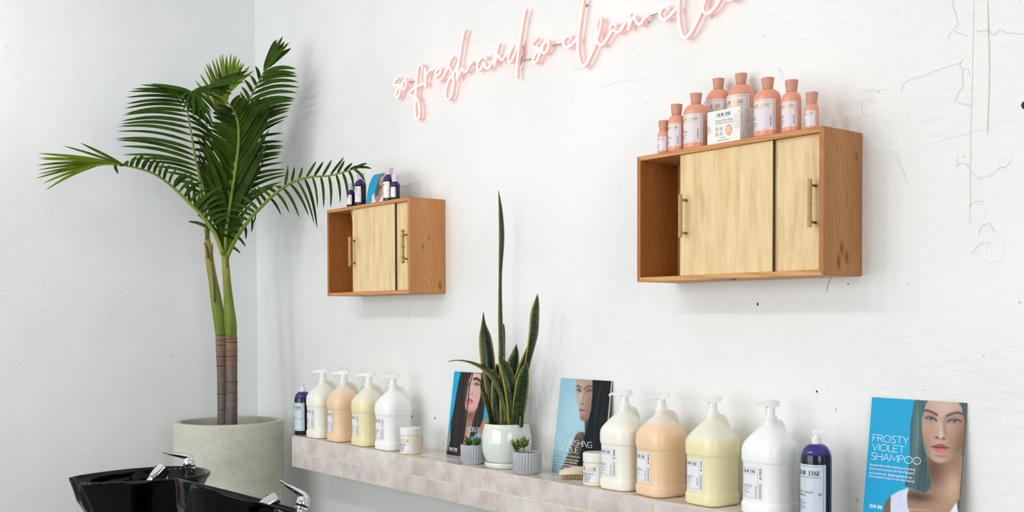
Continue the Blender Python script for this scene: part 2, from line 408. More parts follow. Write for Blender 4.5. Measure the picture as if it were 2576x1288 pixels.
for nm, ax, a0, a1, z0, z1 in (('window_1', 'y', 0.2, 5.0, 0.4, 3.1), ('window_2', 'x', -4.6, -1.8, 0.6, 3.0)):
    f = MB(); n = 4 if ax == 'y' else 2
    def bar(m, p0, p1, q0, q1):
        if ax == 'y': m.box(p0, p1, RY - 0.1, RY - 0.06, q0, q1)
        else: m.box(RX + 0.06, RX + 0.1, p0, p1, q0, q1)
    for k in range(n + 1): x = a0 + (a1 - a0) * k / n; bar(f, x - 0.025, x + 0.025, z0, z1)
    bar(f, a0, a1, z0, z0 + 0.05); bar(f, a0, a1, z1 - 0.05, z1)
    struct(f.build(nm, M['steel']))

# marks on the old wall: hairline cracks, dried drips, nail holes
def wall_line(name, pts, wpx, mat, Y=-0.0006):
    P = [on_y(x, y, Y) for x, y in pts]; m = MB(); w = wpx / 850 / 2; L = []; Rr = []
    for i, p in enumerate(P):
        t = (P[min(i + 1, len(P) - 1)] - P[max(i - 1, 0)]).normalized(); n = Vector((-t.z, 0, t.x)) * w * (0.4 if i in (0, len(P) - 1) else 1)
        L.append(p + n); Rr.append(p - n)
    m.loft([[a, b] for a, b in zip(L, Rr)], False); m.build(name, mat, wall_b)
def wall_dot(name, x, y, rpx, mat, asp=1.0):
    p = on_y(x, y, 0); r = rpx / 750
    MB().add([(p.x + r * math.cos(a) * (1 + .25 * math.sin(3 * a + x)), -0.0008, p.z + r * asp * math.sin(a)) for a in [i * math.pi / 5 for i in range(10)]], [tuple(range(10))]).build(name, mat, wall_b)
def jag(pts, amp, n=5, seed=1):
    rnd = random.Random(seed); out = []
    for a, b in zip(pts[:-1], pts[1:]):
        for k in range(n): t = k / n; out.append((a[0] + (b[0] - a[0]) * t + rnd.uniform(-amp, amp), a[1] + (b[1] - a[1]) * t + rnd.uniform(-amp, amp)))
    return out + [pts[-1]]
for i, (pts, w) in enumerate([
    ([(2395, 0), (2402, 30), (2411, 62), (2398, 75), (2412, 84), (2436, 90)], 1.8),
    ([(2396, 78), (2385, 90), (2388, 100)], 1.6), ([(2455, 78), (2485, 76), (2500, 88), (2520, 74), (2535, 84), (2576, 85)], 2.0),
    ([(2422, 150), (2413, 163), (2421, 175), (2422, 215), (2400, 255), (2448, 268)], 1.8), ([(2421, 175), (2436, 173), (2440, 192)], 1.4),
    ([(2285, 202), (2330, 188), (2370, 172), (2418, 157)], 1.5), ([(2268, 232), (2272, 212), (2287, 200)], 1.5),
    ([(2405, 420), (2415, 411), (2432, 412), (2448, 438), (2470, 448), (2500, 436), (2510, 425), (2530, 420), (2545, 405)], 2.2),
    ([(2407, 395), (2408, 412)], 1.8), ([(2462, 590), (2470, 570), (2490, 560), (2500, 585)], 1.5), ([(2437, 520), (2450, 508), (2478, 505)], 1.4),
    ([(2255, 385), (2286, 470)], 1.2), ([(2160, 232), (2240, 222)], 1.0), ([(2166, 250), (2172, 290)], 1.4), ([(2330, 365), (2400, 345), (2455, 330), (2500, 322)], 1.0),
    ([(1958, 170), (1966, 196), (1972, 186), (1956, 170)], 1.1), ([(1500, 225), (1560, 205), (1640, 200)], 1.2), ([(1495, 145), (1516, 152)], 1.2),
    ([(1440, 165), (1470, 178)], 1.0), ([(1250, 150), (1300, 140)], .9), ([(1900, 640), (1960, 632)], .9), ([(2440, 640), (2470, 610), (2500, 612)], 1.2)]):
    wall_line('crack', jag(pts, 1.6, 5, i + 3), w, M['crack'])
# raised wrinkles where the old paint has lifted
def wall_ridge(pts, wpx, seed):
    P = [on_y(x, y, .0004) for x, y in [tuple(q[:2]) for q in spline([(x, y, 0) for x, y in jag(pts, 2.2, 4, seed)], len(pts) * 7)]]
    MB().tube([tuple(q) for q in P], [wpx / 850 * (.35 + .65 * math.sin(math.pi * i / (len(P) - 1))) for i in range(len(P))], 6).build('plaster_ridge', M['wall'], wall_b, True)
RG = lambda q: [(2180 + x / 1.84, 300 + y / 1.84) for x, y in q]
for i, (q, w) in enumerate((
    (RG([(415, 215), (440, 200), (470, 205), (490, 250), (530, 272), (570, 262), (605, 240), (620, 185), (618, 165)]), 1.9), (RG([(620, 215), (650, 220), (672, 190), (668, 130)]), 1.3), (RG([(418, 150), (425, 180), (416, 215)]), 1.3),
    (RG([(470, 395), (463, 430), (490, 470), (505, 440)]), 1.1), (RG([(500, 390), (530, 385), (560, 420), (545, 460), (580, 470)]), 1.1), (RG([(520, 545), (522, 500), (550, 482), (590, 500), (595, 530), (570, 548)]), 1.5),
    (RG([(524, 560), (510, 600), (535, 640), (570, 662), (625, 655), (640, 600), (642, 550), (610, 545)]), 1.4), (RG([(553, 560), (557, 600), (558, 640)]), 1.5), (RG([(490, 540), (505, 590), (525, 600)]), 1.0),
    (RG([(610, 390), (612, 362), (640, 360), (700, 350)]), 1.0), (RG([(530, 280), (535, 330), (525, 380)]), .9), (RG([(450, 690), (560, 680), (660, 690)]), .8), (RG([(200, 800), (260, 850), (320, 900)]), .9), (RG([(120, 150), (150, 210), (190, 310)]), 1.0),
    ([(2400, 255), (2440, 270), (2452, 300)], 1.1), ([(2420, 180), (2425, 220), (2445, 260), (2446, 320)], 1.0), ([(2540, 300), (2528, 285), (2560, 278)], .9), ([(2270, 215), (2330, 190), (2420, 160)], 1.1), ([(1960, 170), (1972, 188), (1960, 196)], 1.0),
    ([(1490, 160), (1530, 150), (1570, 160)], .8), ([(1570, 215), (1620, 205), (1650, 215)], .8), ([(1700, 560), (1560, 590), (1480, 640)], .5), ([(2420, 930), (2480, 940), (2570, 935)], .7), ([(2460, 850), (2540, 870)], .6))):
    wall_ridge(q, w, 60 + i)
wall_line('drip_stain', jag([(2485, 0), (2487, 90), (2489, 150), (2488, 240), (2484, 340)], 0.6, 4), 3.0, M['stain'])
wall_line('drip_stain', jag([(2450, 0), (2447, 150), (2442, 340), (2440, 560)], 0.6, 4), 1.2, M['stain'])
wall_line('drip_stain', jag([(2093, 693), (2084, 712), (2079, 735)], 0.6, 3), 1.6, plain('rusty_thread_stain', (190, 130, 112), 0.8))
wall_line('drip_stain', jag([(1026, 765), (1027, 815)], 0.5, 3), 1.3, M['stain'])
wall_line('drip_stain', [(2057, 988), (2056, 1004)], 1.4, M['stain'])
for x, y, r, a in ((2055, 985, 2.6, 1), (1906, 765, 2.4, 1.6), (1094, 1052, 2.3, 2.2), (1063, 1103, 3, .5), (2575, 265, 4, 1.8), (2134, 714, 1.6, 1), (657, 935, 1, 1), (1728, 1198, 2.2, .7), (1036, 1048, 3, 1.2)):
    wall_dot('nail_hole', x, y, r, M['spot'], a)
for x, y, r, a in ((1115, 1117, 4, 1.6), (1105, 1105, 3, 1), (1075, 1122, 5, .6), (1050, 1110, 3, 2), (2103, 1030, 2, 2.4), (2155, 1258, 3, 1.2), (1375, 1150, 3, 2), (2320, 1090, 3, 1.5)):
    wall_dot('wall_stain', x, y, r, M['stain'], a)

# ------------------------------------------------------------------ tiled ledge
shelf = thing('tiled_ledge', 'long floating ledge clad in pale glossy cream tiles along the white wall', 'shelf', (0, 0, 0))
TW, TH, G, TT = 0.3045, 0.0768, 0.0036, 0.008
core = MB().box(SH_X0 + TT * .6, SH_X1, SH_F + TT * .16, -0.0005, SH_B + 0.001, SH_Z - TT * .12); core.build('grout_bed', M['grout'], shelf)
tile_cache = {}
def tile(x0, x1, y0, y1, z0, z1):
    key = tuple(round(v, 4) for v in (x1 - x0, y1 - y0, z1 - z0))
    if key not in tile_cache:
        a, b, c = (k / 2 for k in key)
        me = MB().box(-a, a, -b, b, -c, c, 0.0015).build('tile', M['tile'], shelf); tile_cache[key] = me.data; o = me
    else: o = link('tile', tile_cache[key], shelf)
    o.location = ((x0 + x1) / 2, (y0 + y1) / 2, (z0 + z1) / 2); return o
rnd = random.Random(4)
for row, (ox, z0, z1) in enumerate(((0.8861, SH_Z - TH, SH_Z), (1.0423, SH_B, SH_Z - TH))):
    xs = [SH_X0] + [ox + TW * i for i in range(20) if ox + TW * i < SH_X1] + [SH_X1]
    for a, b in zip(xs[:-1], xs[1:]):
        j = rnd.uniform(-.0006, .0006)
        tile(a + (0 if a == SH_X0 else G / 2), b - G / 2, SH_F + j, SH_F + TT + j, z0 + G / 2, z1 - (0.001 if row == 0 else G / 2))
for row in range(3):
    y0 = SH_F + TT + 0.001 + row * 0.072; y1 = min(y0 + 0.072, -0.001); ox = 0.8861 + (0.152 if row % 2 == 0 else 0.0)
    xs = [SH_X0] + [ox + TW * i for i in range(20) if SH_X0 + .03 < ox + TW * i < SH_X1] + [SH_X1]
    for a, b in zip(xs[:-1], xs[1:]):
        tile(a + (0 if a == SH_X0 else G / 2), b - G / 2, y0 + G / 2, y1 - G / 2, SH_Z - TT, SH_Z)

# ------------------------------------------------------------------ print: lettering and line art as thin meshes
_tc = {}
def text_poly(s, bold=False):
    if (s, bold) in _tc: return _tc[s, bold]
    c = bpy.data.curves.new('t', 'FONT'); c.body = s; c.size = 1.0; c.resolution_u = 3
    if bold: c.offset = 0.018
    o = bpy.data.objects.new('t', c); me = bpy.data.meshes.new_from_object(o)
    v = np.array([(p.co.x, p.co.y) for p in me.vertices]) if len(me.vertices) else np.zeros((0, 2))
    f = [tuple(p.vertices) for p in me.polygons]
    bpy.data.objects.remove(o); bpy.data.curves.remove(c); bpy.data.meshes.remove(me)
    v = v / 0.729
    _tc[s, bold] = (v, f); return v, f
STROKE = {
 'C': (.66, [[(.66, .8), (.55, .95), (.36, 1), (.16, .92), (.03, .72), (0, .5), (.03, .28), (.16, .08), (.36, 0), (.55, .05), (.66, .2)]]), 'A': (.72, [[(0, 0), (.36, 1), (.72, 0)], [(.13, .33), (.59, .33)]]), 'D': (.68, [[(0, 0), (0, 1), (.28, 1), (.5, .92), (.64, .72), (.68, .5), (.64, .28), (.5, .08), (.28, 0), (0, 0)]]),
 'E': (.5, [[(.5, 1), (0, 1), (0, 0), (.5, 0)], [(0, .53), (.42, .53)]]), 'F': (.5, [[(.5, 1), (0, 1), (0, 0)], [(0, .53), (.42, .53)]]),
 'G': (.74, [[(.7, .85), (.58, .96), (.4, 1), (.2, .94), (.06, .76), (0, .5), (.06, .24), (.2, .06), (.4, 0), (.6, .03), (.72, .1), (.72, .46), (.45, .46)]]),
 'H': (.66, [[(0, 0), (0, 1)], [(.66, 0), (.66, 1)], [(0, .53), (.66, .53)]]), 'I': (.06, [[(.03, 0), (.03, 1)]]), 'L': (.46, [[(0, 1), (0, 0), (.46, 0)]]),
 'M': (.9, [[(0, 0), (.1, 1), (.45, .2), (.8, 1), (.9, 0)]]), 'N': (.7, [[(0, 0), (0, 1), (.7, 0), (.7, 1)]]),
 'O': (.84, [[(.42 + .42 * math.cos(a), .5 + .5 * math.sin(a)) for a in [i * math.pi / 10 for i in range(21)]]]),
 'P': (.55, [[(0, 0), (0, 1), (.3, 1), (.48, .92), (.55, .74), (.48, .56), (.3, .48), (0, .48)]]),
 'Q': (.84, [[(.42 + .42 * math.cos(a), .5 + .5 * math.sin(a)) for a in [i * math.pi / 10 for i in range(21)]], [(.4, 0), (.5, -.18), (.72, -.28), (.95, -.24)]]),
 'R': (.6, [[(0, 0), (0, 1), (.3, 1), (.48, .92), (.54, .75), (.48, .58), (.3, .5), (0, .5)], [(.26, .5), (.6, 0)]]),
 'S': (.52, [[(.48, .92), (.36, .99), (.22, 1), (.08, .92), (.03, .76), (.1, .62), (.26, .53), (.42, .44), (.51, .3), (.48, .12), (.36, .02), (.2, 0), (.06, .03), (0, .08)]]),
 'T': (.64, [[(0, 1), (.64, 1)], [(.32, 1), (.32, 0)]]), 'U': (.66, [[(0, 1), (0, .32), (.05, .13), (.16, .03), (.33, 0), (.5, .03), (.61, .13), (.66, .32), (.66, 1)]]),
 'V': (.68, [[(0, 1), (.34, 0), (.68, 1)]]), 'Y': (.64, [[(0, 1), (.32, .48), (.64, 1)], [(.32, .48), (.32, 0)]]), ' ': (.3, [])}
class Print:
    def __init__(self): self.v = []; self.f = []
    def _add(self, v, f):
        n = len(self.v); self.v += [tuple(p) for p in v]; self.f += [tuple(i + n for i in q) for q in f]
    def rect(self, x0, y0, x1, y1, step=0.005):
        k = max(1, int(abs(x1 - x0) / step)); v = []; f = []
        for i in range(k + 1): x = x0 + (x1 - x0) * i / k; v += [(x, y0), (x, y1)]
        for i in range(k): f.append((2 * i, 2 * i + 2, 2 * i + 3, 2 * i + 1))
        self._add(v, f)
    def frame(self, x0, y0, x1, y1, w):
        self.rect(x0, y0, x1, y0 + w); self.rect(x0, y1 - w, x1, y1); self.rect(x0, y0, x0 + w, y1, 1); self.rect(x1 - w, y0, x1, y1, 1)
    def text(self, s, x, y, h, width=None, align='l', bold=False, wscale=1.0):
        v, f = text_poly(s, bold)
        if not len(v): return
        sx = h * wscale; w = (v[:, 0].max() - v[:, 0].min())
        if width: sx = width / w
        off = -v[:, 0].min() * sx - {'l': 0, 'c': .5, 'r': 1}[align] * w * sx
        self._add([(x + off + a * sx, y + b * h) for a, b in v], f)
    def path(self, pts, w):
        v = []; f = []; n = len(pts)
        for i in range(n):
            ax, ay = pts[max(i - 1, 0)]; bx, by = pts[min(i + 1, n - 1)]; dx, dy = bx - ax, by - ay; l = math.hypot(dx, dy) or 1
            k = w / 2
            if 0 < i < n - 1:
                d1 = (pts[i][0] - ax, pts[i][1] - ay); d2 = (bx - pts[i][0], by - pts[i][1]); l1 = math.hypot(*d1) or 1; l2 = math.hypot(*d2) or 1
                c = (d1[0] * d2[0] + d1[1] * d2[1]) / l1 / l2; k = w / 2 / max(0.45, math.sqrt(max(0.0, (1 + c) / 2)))
            nx, ny = -dy / l * k, dx / l * k
            v += [(pts[i][0] + nx, pts[i][1] + ny), (pts[i][0] - nx, pts[i][1] - ny)]
        for i in range(n - 1): f.append((2 * i + 1, 2 * i + 3, 2 * i + 2, 2 * i))
        self._add(v, f)
    def stroke_text(self, s, x, y, h, w, track=.17, wscale=.9):
        for ch in s:
            cw, ps = STROKE[ch]
            for p in ps: self.path([(x + a * h * wscale, y + b * h) for a, b in p], w)
            x += (cw * wscale + track) * h
        return x
    def ring(self, x, y, r, w, n=12): self.path([(x + r * math.cos(i * 2 * math.pi / n), y + r * math.sin(i * 2 * math.pi / n)) for i in range(n + 1)], w)
    def dashes(self, x, y, w, h, seed, gap=.18):
        """a line of print too small to read"""
        r = random.Random(seed); e = x + w
        while x < e:
            k = min(r.uniform(.5, 1.6) * h * 2, e - x); self.rect(x, y, x + k, y + h, 1); x += k + h * gap * 3
    def build(self, name, mat, parent, mp, kind=None):
        me = bpy.data.meshes.new(name); me.from_pydata([mp(*p) for p in self.v], [], self.f); me.materials.append(mat); me.update()
        return link(name, me, parent, None, kind)
def cyl_map(R): return lambda s, t, k=0.0: (R * math.sin(s / R), -R * math.cos(s / R), t)

def brand(p, x, y, w, h, bold=True):
    # COLOR EDGE with larger initials, condensed strokes
    adv = [('C', 1.2), ('O', 1), ('L', 1), ('O', 1), ('R', 1), (' ', 1), ('E', 1.2), ('D', 1), ('G', 1), ('E', 1)]
    unit = w / 10.0; lw = h * (.17 if bold else .12); cx = x
    for ch, k in adv:
        cw, ps = STROKE[ch]; cell = unit * (1.08 if k > 1 else .93) * (1.15 if ch == ' ' else 1)
        if ps:
            gw = cell * .68; y0 = y - h * (k - 1) * .6
            for q in ps: p.path([(cx + a / cw * gw, y0 + b * h * k) for a, b in q], lw)
        cx += cell
def icons(p, x, y, r, n, w, pitch=2.5):
    for i in range(n):
        p.ring(x, y - i * r * pitch, r, w); p.rect(x - r * .4, y - i * r * pitch - r * .4, x + r * .4, y - i * r * pitch + r * .35, 1)
        if i: p.rect(x - w / 2, y - i * r * pitch + r, x + w / 2, y - (i - 1) * r * pitch - r, 1)

# ------------------------------------------------------------------ cabinets
def make_cabinet(X0, X1, Z0, Z1, D, label, doors, brass2, tone):
    t = thing('wall_cabinet', label, 'cabinet', (X0, 0, Z0), 0, 'sliding door cabinets on the wall')
    W, H, T = X1 - X0, Z1 - Z0, 0.0145
    def board(name, prof, axis, a, b, mat):   # prism with mitred ends
        return MB().add([p for p in a] + [p for p in b], [(0, 1, 2, 3), (7, 6, 5, 4), (0, 4, 5, 1), (1, 5, 6, 2), (2, 6, 7, 3), (3, 7, 4, 0)]).build(name, mat, t)
    yf, yb = -D, -0.001; e = 0.0011
    board('top_board', 0, 0, [(e, yf, H), (e, yb, H), (W - e, yb, H), (W - e, yf, H)], [(T, yf, H - T), (T, yb, H - T), (W - T, yb, H - T), (W - T, yf, H - T)], tone[0])
    board('bottom_board', 0, 0, [(e, yf, 0), (W - e, yf, 0), (W - e, yb, 0), (e, yb, 0)], [(T, yf, T), (W - T, yf, T), (W - T, yb, T), (T, yb, T)], tone[1])
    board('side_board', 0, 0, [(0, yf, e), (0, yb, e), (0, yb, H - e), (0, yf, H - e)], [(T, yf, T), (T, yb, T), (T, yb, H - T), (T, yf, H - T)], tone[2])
    s = board('side_board', 0, 0, [(W, yf, e), (W, yf, H - e), (W, yb, H - e), (W, yb, e)], [(W - T, yf, T), (W - T, yf, H - T), (W - T, yb, H - T), (W - T, yb, T)], tone[3])
    # shift the side's own origin so that its grain and knots sit on it
    for v in s.data.vertices: v.co.x -= W
    s.location.x = W
    MB().box(T, W - T, -0.007, -0.002, T, H - T).build('back_panel', M['ply'], t)
    for k, (a, b, y, hx, hm) in enumerate(doors):
        d = MB().box(a - X0, b - X0, y, y + 0.006, T + 0.0006, H - T - 0.0006, 0.0006).build('door', M['birch'], t)
        if k == 0: MB().box(b - X0, b - X0 + .0035, y + .001, y + 0.0058, T + 0.0006, H - T - 0.0006).build('gap_shade_strip', M['gap_shade'], d)  # dark strip painted in as the shade of the gap between the doors
        hd = MB(); zc = doors_z; hh = 0.067; R = 0.0068; x = hx - X0; yh = y - 0.028
        n = 16; rings = []
        for i in range(n * 3 + 1):
            z = zc - hh + 2 * hh * i / (n * 3); rr = R * .93 * (.93 if i % 3 == 0 else (1.04 if (i // 3) % 2 else 1.0))
            rings.append([(x + rr * (1 + .05 * ((q // 2 + i // 3) % 2)) * math.cos(q * math.pi / 7), yh + rr * (1 + .05 * ((q // 2 + i // 3) % 2)) * math.sin(q * math.pi / 7), z) for q in range(14)])
        hd.loft(rings, True, True, True)
        ho = hd.build('handle', M['straw'], d)
        for zz in (zc + 0.05, zc - 0.053):
            p = MB(); p.tube([(x, yh, zz), (x, y - 0.0003, zz)], 0.0042, 10)
            po = p.build('handle_post', M['brass'], t, True); po.parent = d
        if hm:
            for zz in (zc + hh, zc - hh, zc + .045, zc - .045, zc): 
                MB().lathe([(R * .8, -.005), (R * 1.12, -.004), (R * 1.12, .004), (R * .8, .005)], 14, (x, yh, zz)).build('brass_ring', M['brass'], d, True)
    return t
doors_z = 0.2005
M['fir_xb'] = fir('fir_lengthwise_warm', 'x', (216, 164, 104), (186, 128, 74), lines=64)
M['fir_z2'] = fir('fir_upright_pale', 'z', (206, 148, 94), (178, 118, 70), knots=((0, -.03, .035, .012), (0, -.12, .2, .006), (0, -.09, .24, .007)), lines=190)
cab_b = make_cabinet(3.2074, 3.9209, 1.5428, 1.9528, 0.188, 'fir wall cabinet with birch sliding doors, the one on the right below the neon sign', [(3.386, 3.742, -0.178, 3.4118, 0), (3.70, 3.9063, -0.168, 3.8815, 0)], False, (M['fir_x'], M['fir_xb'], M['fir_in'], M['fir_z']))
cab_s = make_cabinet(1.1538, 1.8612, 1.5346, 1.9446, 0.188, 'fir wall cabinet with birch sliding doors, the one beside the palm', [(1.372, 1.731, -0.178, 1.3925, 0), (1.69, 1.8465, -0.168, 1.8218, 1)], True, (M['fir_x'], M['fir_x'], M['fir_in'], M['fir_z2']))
# grey sticker on the underside of the right cabinet, a pencil line of pull string
q = MB().box(-0.035, 0.035, -0.012, 0.012, -0.004, 0.0).build('felt_pad', M['tag_grey'], None); q.location = (3.56, -0.172, 1.5428)
tag(q, 'small grey felt pad stuck under the edge of the right cabinet', 'pad')
splint = MB().add([(1.354, -.1745, 1.9293), (1.3585, -.1745, 1.9293), (1.3745, -.1745, 1.84), (1.3735, -.1745, 1.84), (1.354, -.1735, 1.9293), (1.3585, -.1735, 1.9293), (1.3745, -.1735, 1.84), (1.3735, -.1735, 1.84)], [(0, 3, 2, 1), (4, 5, 6, 7), (0, 1, 5, 4), (1, 2, 6, 5), (2, 3, 7, 6), (3, 0, 4, 7)]).build('veneer_sliver', M['birch'], None)
tag(splint, 'thin birch sliver peeling beside the door of the cabinet by the palm', 'wood sliver')

# ------------------------------------------------------------------ gallon jugs
def rsq(hw, rc, n=6):
    rc = min(rc, hw); out = []
    for cx, cy, a0 in ((1, 1, 0), (-1, 1, 90), (-1, -1, 180), (1, -1, 270)):
        for i in range(n + 1):
            a = math.radians(a0 + 90 * i / n); out.append((cx * (hw - rc) + rc * math.cos(a), cy * (hw - rc) + rc * math.sin(a)))
    return out
def rsq_map(hw, rc):
    e = hw - rc; q = rc * math.pi / 2
    def mp(s, t):
        sg = 1 if s >= 0 else -1; a = abs(s)
        if a <= e: return (s, -hw, t)
        if a <= e + q: th = (a - e) / rc; return (sg * (e + rc * math.sin(th)), -(e + rc * math.cos(th)), t)
        return (sg * hw, -(e - (a - e - q)), t)
    return mp
JP = [(.058, .03, 0), (.067, .036, .003), (.0705, .040, .010), (.071, .040, .030), (.070, .040, .0345), (.0678, .039, .038), (.0675, .039, .045), (.0675, .039, .150), (.0685, .040, .1545), (.0705, .041, .159),
      (.0715, .042, .172), (.0715, .042, .190), (.0700, .043, .203), (.0655, .043, .214), (.055, .041, .2295), (.041, .036, .246), (.028, .027, .2585), (.0222, .0222, .265), (.0205, .0205, .270), (.0205, .0205, .279)]
def jug_meshes():
    m = MB(); m.loft([[(x, y, z) for x, y in rsq(h, r)] for h, r, z in JP], True, True, True); body = m
    h = MB(); h.tube(spline([(0, .012, .262), (0, .034, .266), (0, .052, .258), (0, .062, .236), (0, .067, .21), (0, .066, .186)], 14), [.006] * 14, 10, True, 2.4, (0, 1, 0))
    c = MB(); c.lathe([(.0195, .276), (.0212, .2765), (.0214, .281), (.0206, .282), (.0206, .290), (.0195, .2912)], 28)
    s = MB(); s.lathe([(.0150, .2905), (.0148, .300), (.0142, .3165), (.006, .317)], 24)
    sp = MB(); R = []
    for a, z0, z1, w in ((.027, .324, .3335, .006), (.024, .3195, .3365, .0095), (.012, .3165, .3385, .0105), (-.004, .3165, .337, .0105), (-.012, .318, .335, .0088), (-.035, .3205, .3305, .0062), (-.048, .3205, .3275, .0052), (-.0525, .3165, .3255, .0046), (-.0545, .3165, .3215, .004)):
        R.append([(a, -w, z0), (a, w, z0), (a, w * .8, z1), (a, -w * .8, z1)])
    sp.loft(R, True, True, True)
    return body, h, c, s, sp
JM = jug_meshes(); jug_cache = {}
LW, LH = 0.078, 0.098
def jug_label(parent, lines, seed, nicon=4):
    mp0 = rsq_map(0.0679, 0.039); mp = lambda s, t: mp0(s - .014, t); mp1 = rsq_map(0.06805, 0.039); mq = lambda s, t: mp1(s - .014, t)
    p = Print(); p.rect(-LW / 2, .046, LW / 2, .046 + LH, .004); lb = p.build('label', M['label'], parent, mp)
    z0 = .046; p = Print(); fx0, fx1 = -LW / 2 + .004, LW / 2 - .017
    p.frame(fx0, z0 + .005, fx1, z0 + LH - .005, .0007)
    brand(p, fx0 + .003, z0 + LH - .018, .047, .0075); p.dashes(fx0 + .003, z0 + LH - .0225, .046, .0009, seed)
    p.text(lines[0], fx0 + .004, z0 + .041, .0042, min(.03, .0032 * len(lines[0]))); p.text(lines[1], fx0 + .004, z0 + .0358, .0042, min(.031, .0032 * len(lines[1])))
    for k in range(4): p.dashes(fx0 + .004, z0 + .0315 - k * .0042, .013 + .006 * ((k * 7 + seed) % 3), .0012, seed + k)
    p.dashes(fx0 + .004, z0 + .0105, .014, .0013, seed + 9)
    icons(p, fx1 - .0075, z0 + .037, .0031, nicon, .0005, 2.8)
    r = random.Random(seed); x0 = LW / 2 - .013
    for k in range(13): p.rect(x0 + .001, z0 + LH - .004 - k * .0017 - r.uniform(.0006, .0014), x0 + .0085, z0 + LH - .004 - k * .0017, 1)
    p.build('label_print', M['ink'], lb, mq)
    p = Print(); p.rect(x0 + .002, z0 + LH - .036, x0 + .0085, z0 + LH - .029, 1)
    for k in range(24): p.dashes(x0 + .0005, z0 + .005 + k * .0019, .0085, .0011, seed + 40 + k, .1)
    p.build('fine_print', M['ink_soft'], lb, mq)
JUGC = {'cream': ((247, 244, 230), (238, 238, 228)), 'peach': ((247, 212, 176), (238, 226, 212)), 'yellow': ((242, 232, 186), (238, 235, 216)), 'white': ((248, 249, 248), (240, 241, 240))}
JM_mat = {k: fluid('jug_' + k, a, b, {'cream': .222, 'peach': .236, 'yellow': .205, 'white': .262}[k], .008) for k, (a, b) in JUGC.items()}
def jug(px, Y, col, lines, label, seed, rz, spout, nicon=4):
    x = on_y(px, 1200, Y).x
    t = thing('product_jug', label, 'jug', (x, Y, SH_Z), rz, 'gallon pump jugs on the tiled ledge')
    names = ('body', 'jug_handle', 'pump_collar', 'pump_stem', 'pump_spout')
    for nm, mb in zip(names, JM):
        mat = JM_mat[col] if nm in ('body', 'jug_handle') else M['white_pl']
        key = (nm, col if nm in ('body', 'jug_handle') else 0)
        if key not in jug_cache: o = mb.build(nm, mat, t, auto=.3); jug_cache[key] = o.data
        else: o = link(nm, jug_cache[key], t)
        if nm == 'pump_spout': o.rotation_euler = (0, 0, spout)
    jug_label(t, lines, seed, nicon)
    return t
SPT = math.radians(58)
jug(814, -.135, 'cream', ('HYDRATE', 'SHAMPOO'), 'cream white gallon jug next to the violet bottle at the far ledge end', 1, .05, math.radians(50))
jug(866, -.135, 'peach', ('HYDRATE', 'CONDITIONER'), 'peach gallon jug at the far ledge end, left of the snake plant', 2, -.06, math.radians(50))
jug(929, -.135, 'yellow', ('CLARIFYING', 'SHAMPOO'), 'pale yellow gallon jug at the far ledge end, left of the snake plant', 3, -.05, math.radians(52), 3)
jug(990, -.135, 'white', ('ACIDIFYING', 'CONDITIONER'), 'pure white gallon pump jug standing behind the small jar left of the snake plant', 4, .02, math.radians(52))
jug(1571, -.128, 'cream', ('HYDRATE', 'SHAMPOO'), 'cream white gallon pump jug beside the masque jar in front of the dark haired poster', 5, .02, SPT)
jug(1663, -.128, 'peach', ('HYDRATE', 'CONDITIONER'), 'peach gallon pump jug at the near end of the ledge, below the right cabinet', 6, -.12, SPT)
jug(1792, -.128, 'yellow', ('CLARIFYING', 'SHAMPOO'), 'pale yellow gallon pump jug at the near end of the ledge, below the right cabinet', 7, -.06, SPT, 3)
jug(1937, -.125, 'white', ('ACIDIFYING', 'CONDITIONER'), 'pure white gallon pump jug beside the violet bottle at the near end of the ledge', 8, .0, SPT)

# ------------------------------------------------------------------ round bottles
def arc(r0, z0, r1, z1, n=6):
    return [(r1 + (r0 - r1) * math.cos(math.pi / 2 * i / n), z0 + (z1 - z0) * math.sin(math.pi / 2 * i / n)) for i in range(n + 1)]
def bottle_profile(R, H, rn, sh, base=.006):
    return [(R - base, 0)] + [(R - base + base * math.sin(a), base - base * math.cos(a)) for a in (.5, 1.0, 1.57)] + arc(R, H - sh, rn, H, 8)
def round_label(parent, R, H, z0, z1, half, mat, ink, lines, seed, nicon, scale, product=True):
    mp = cyl_map(R + .0004); mq = cyl_map(R + .0007); w = half * R
    p = Print(); p.rect(-w, z0, w, z1, .003); lb = p.build('label', mat, parent, mp)
    lb.data.polygons.foreach_set('use_smooth', [True] * len(lb.data.polygons))
    p = Print(); m = .06 * w * 2; h = z1 - z0; p.frame(-w + m, z0 + m * .7, w - m, z1 - m * .7, .0006 * scale + .0002)
    brand(p, -w + m * 2, z1 - m * .7 - h * .175, 2 * w - m * 4, h * .078); p.dashes(-w + m * 2.2, z1 - m * .7 - h * .225, 2 * w - m * 4.6, h * .009, seed)
    p.build('label_print', ink, lb, mq)
    if product:
        p = Print(); x = -w + m * 2.2
        for k, s in enumerate(lines): p.text(s, x, z0 + h * (.43 - .065 * k), h * .047, min(w * 1.1, h * .036 * len(s)))
        for k in range(4): p.dashes(x, z0 + h * (.27 - .043 * k), w * (.45 + .2 * ((k + seed) % 2)), h * .014, seed + k)
        p.dashes(x, z0 + h * .09, w * .4, h * .014, seed + 9)
        if nicon: icons(p, w - m * 2.6, z0 + h * .42, h * .03, nicon, h * .006, 3.0)
        p.build('product_print', M['ink'], lb, mq)
    return lb
SIZES = {'large': (.0448, .2005, .060), 'medium': (.0395, .142, .03), 'small': (.0275, .117, .022), 'tiny': (.0198, .0715, .0125)}
bot_cache = {}
CAPP = [(.0128, 0), (.0152, .0), (.0155, .0015), (.0190, .0305), (.0188, .0318), (.0172, .0322)]
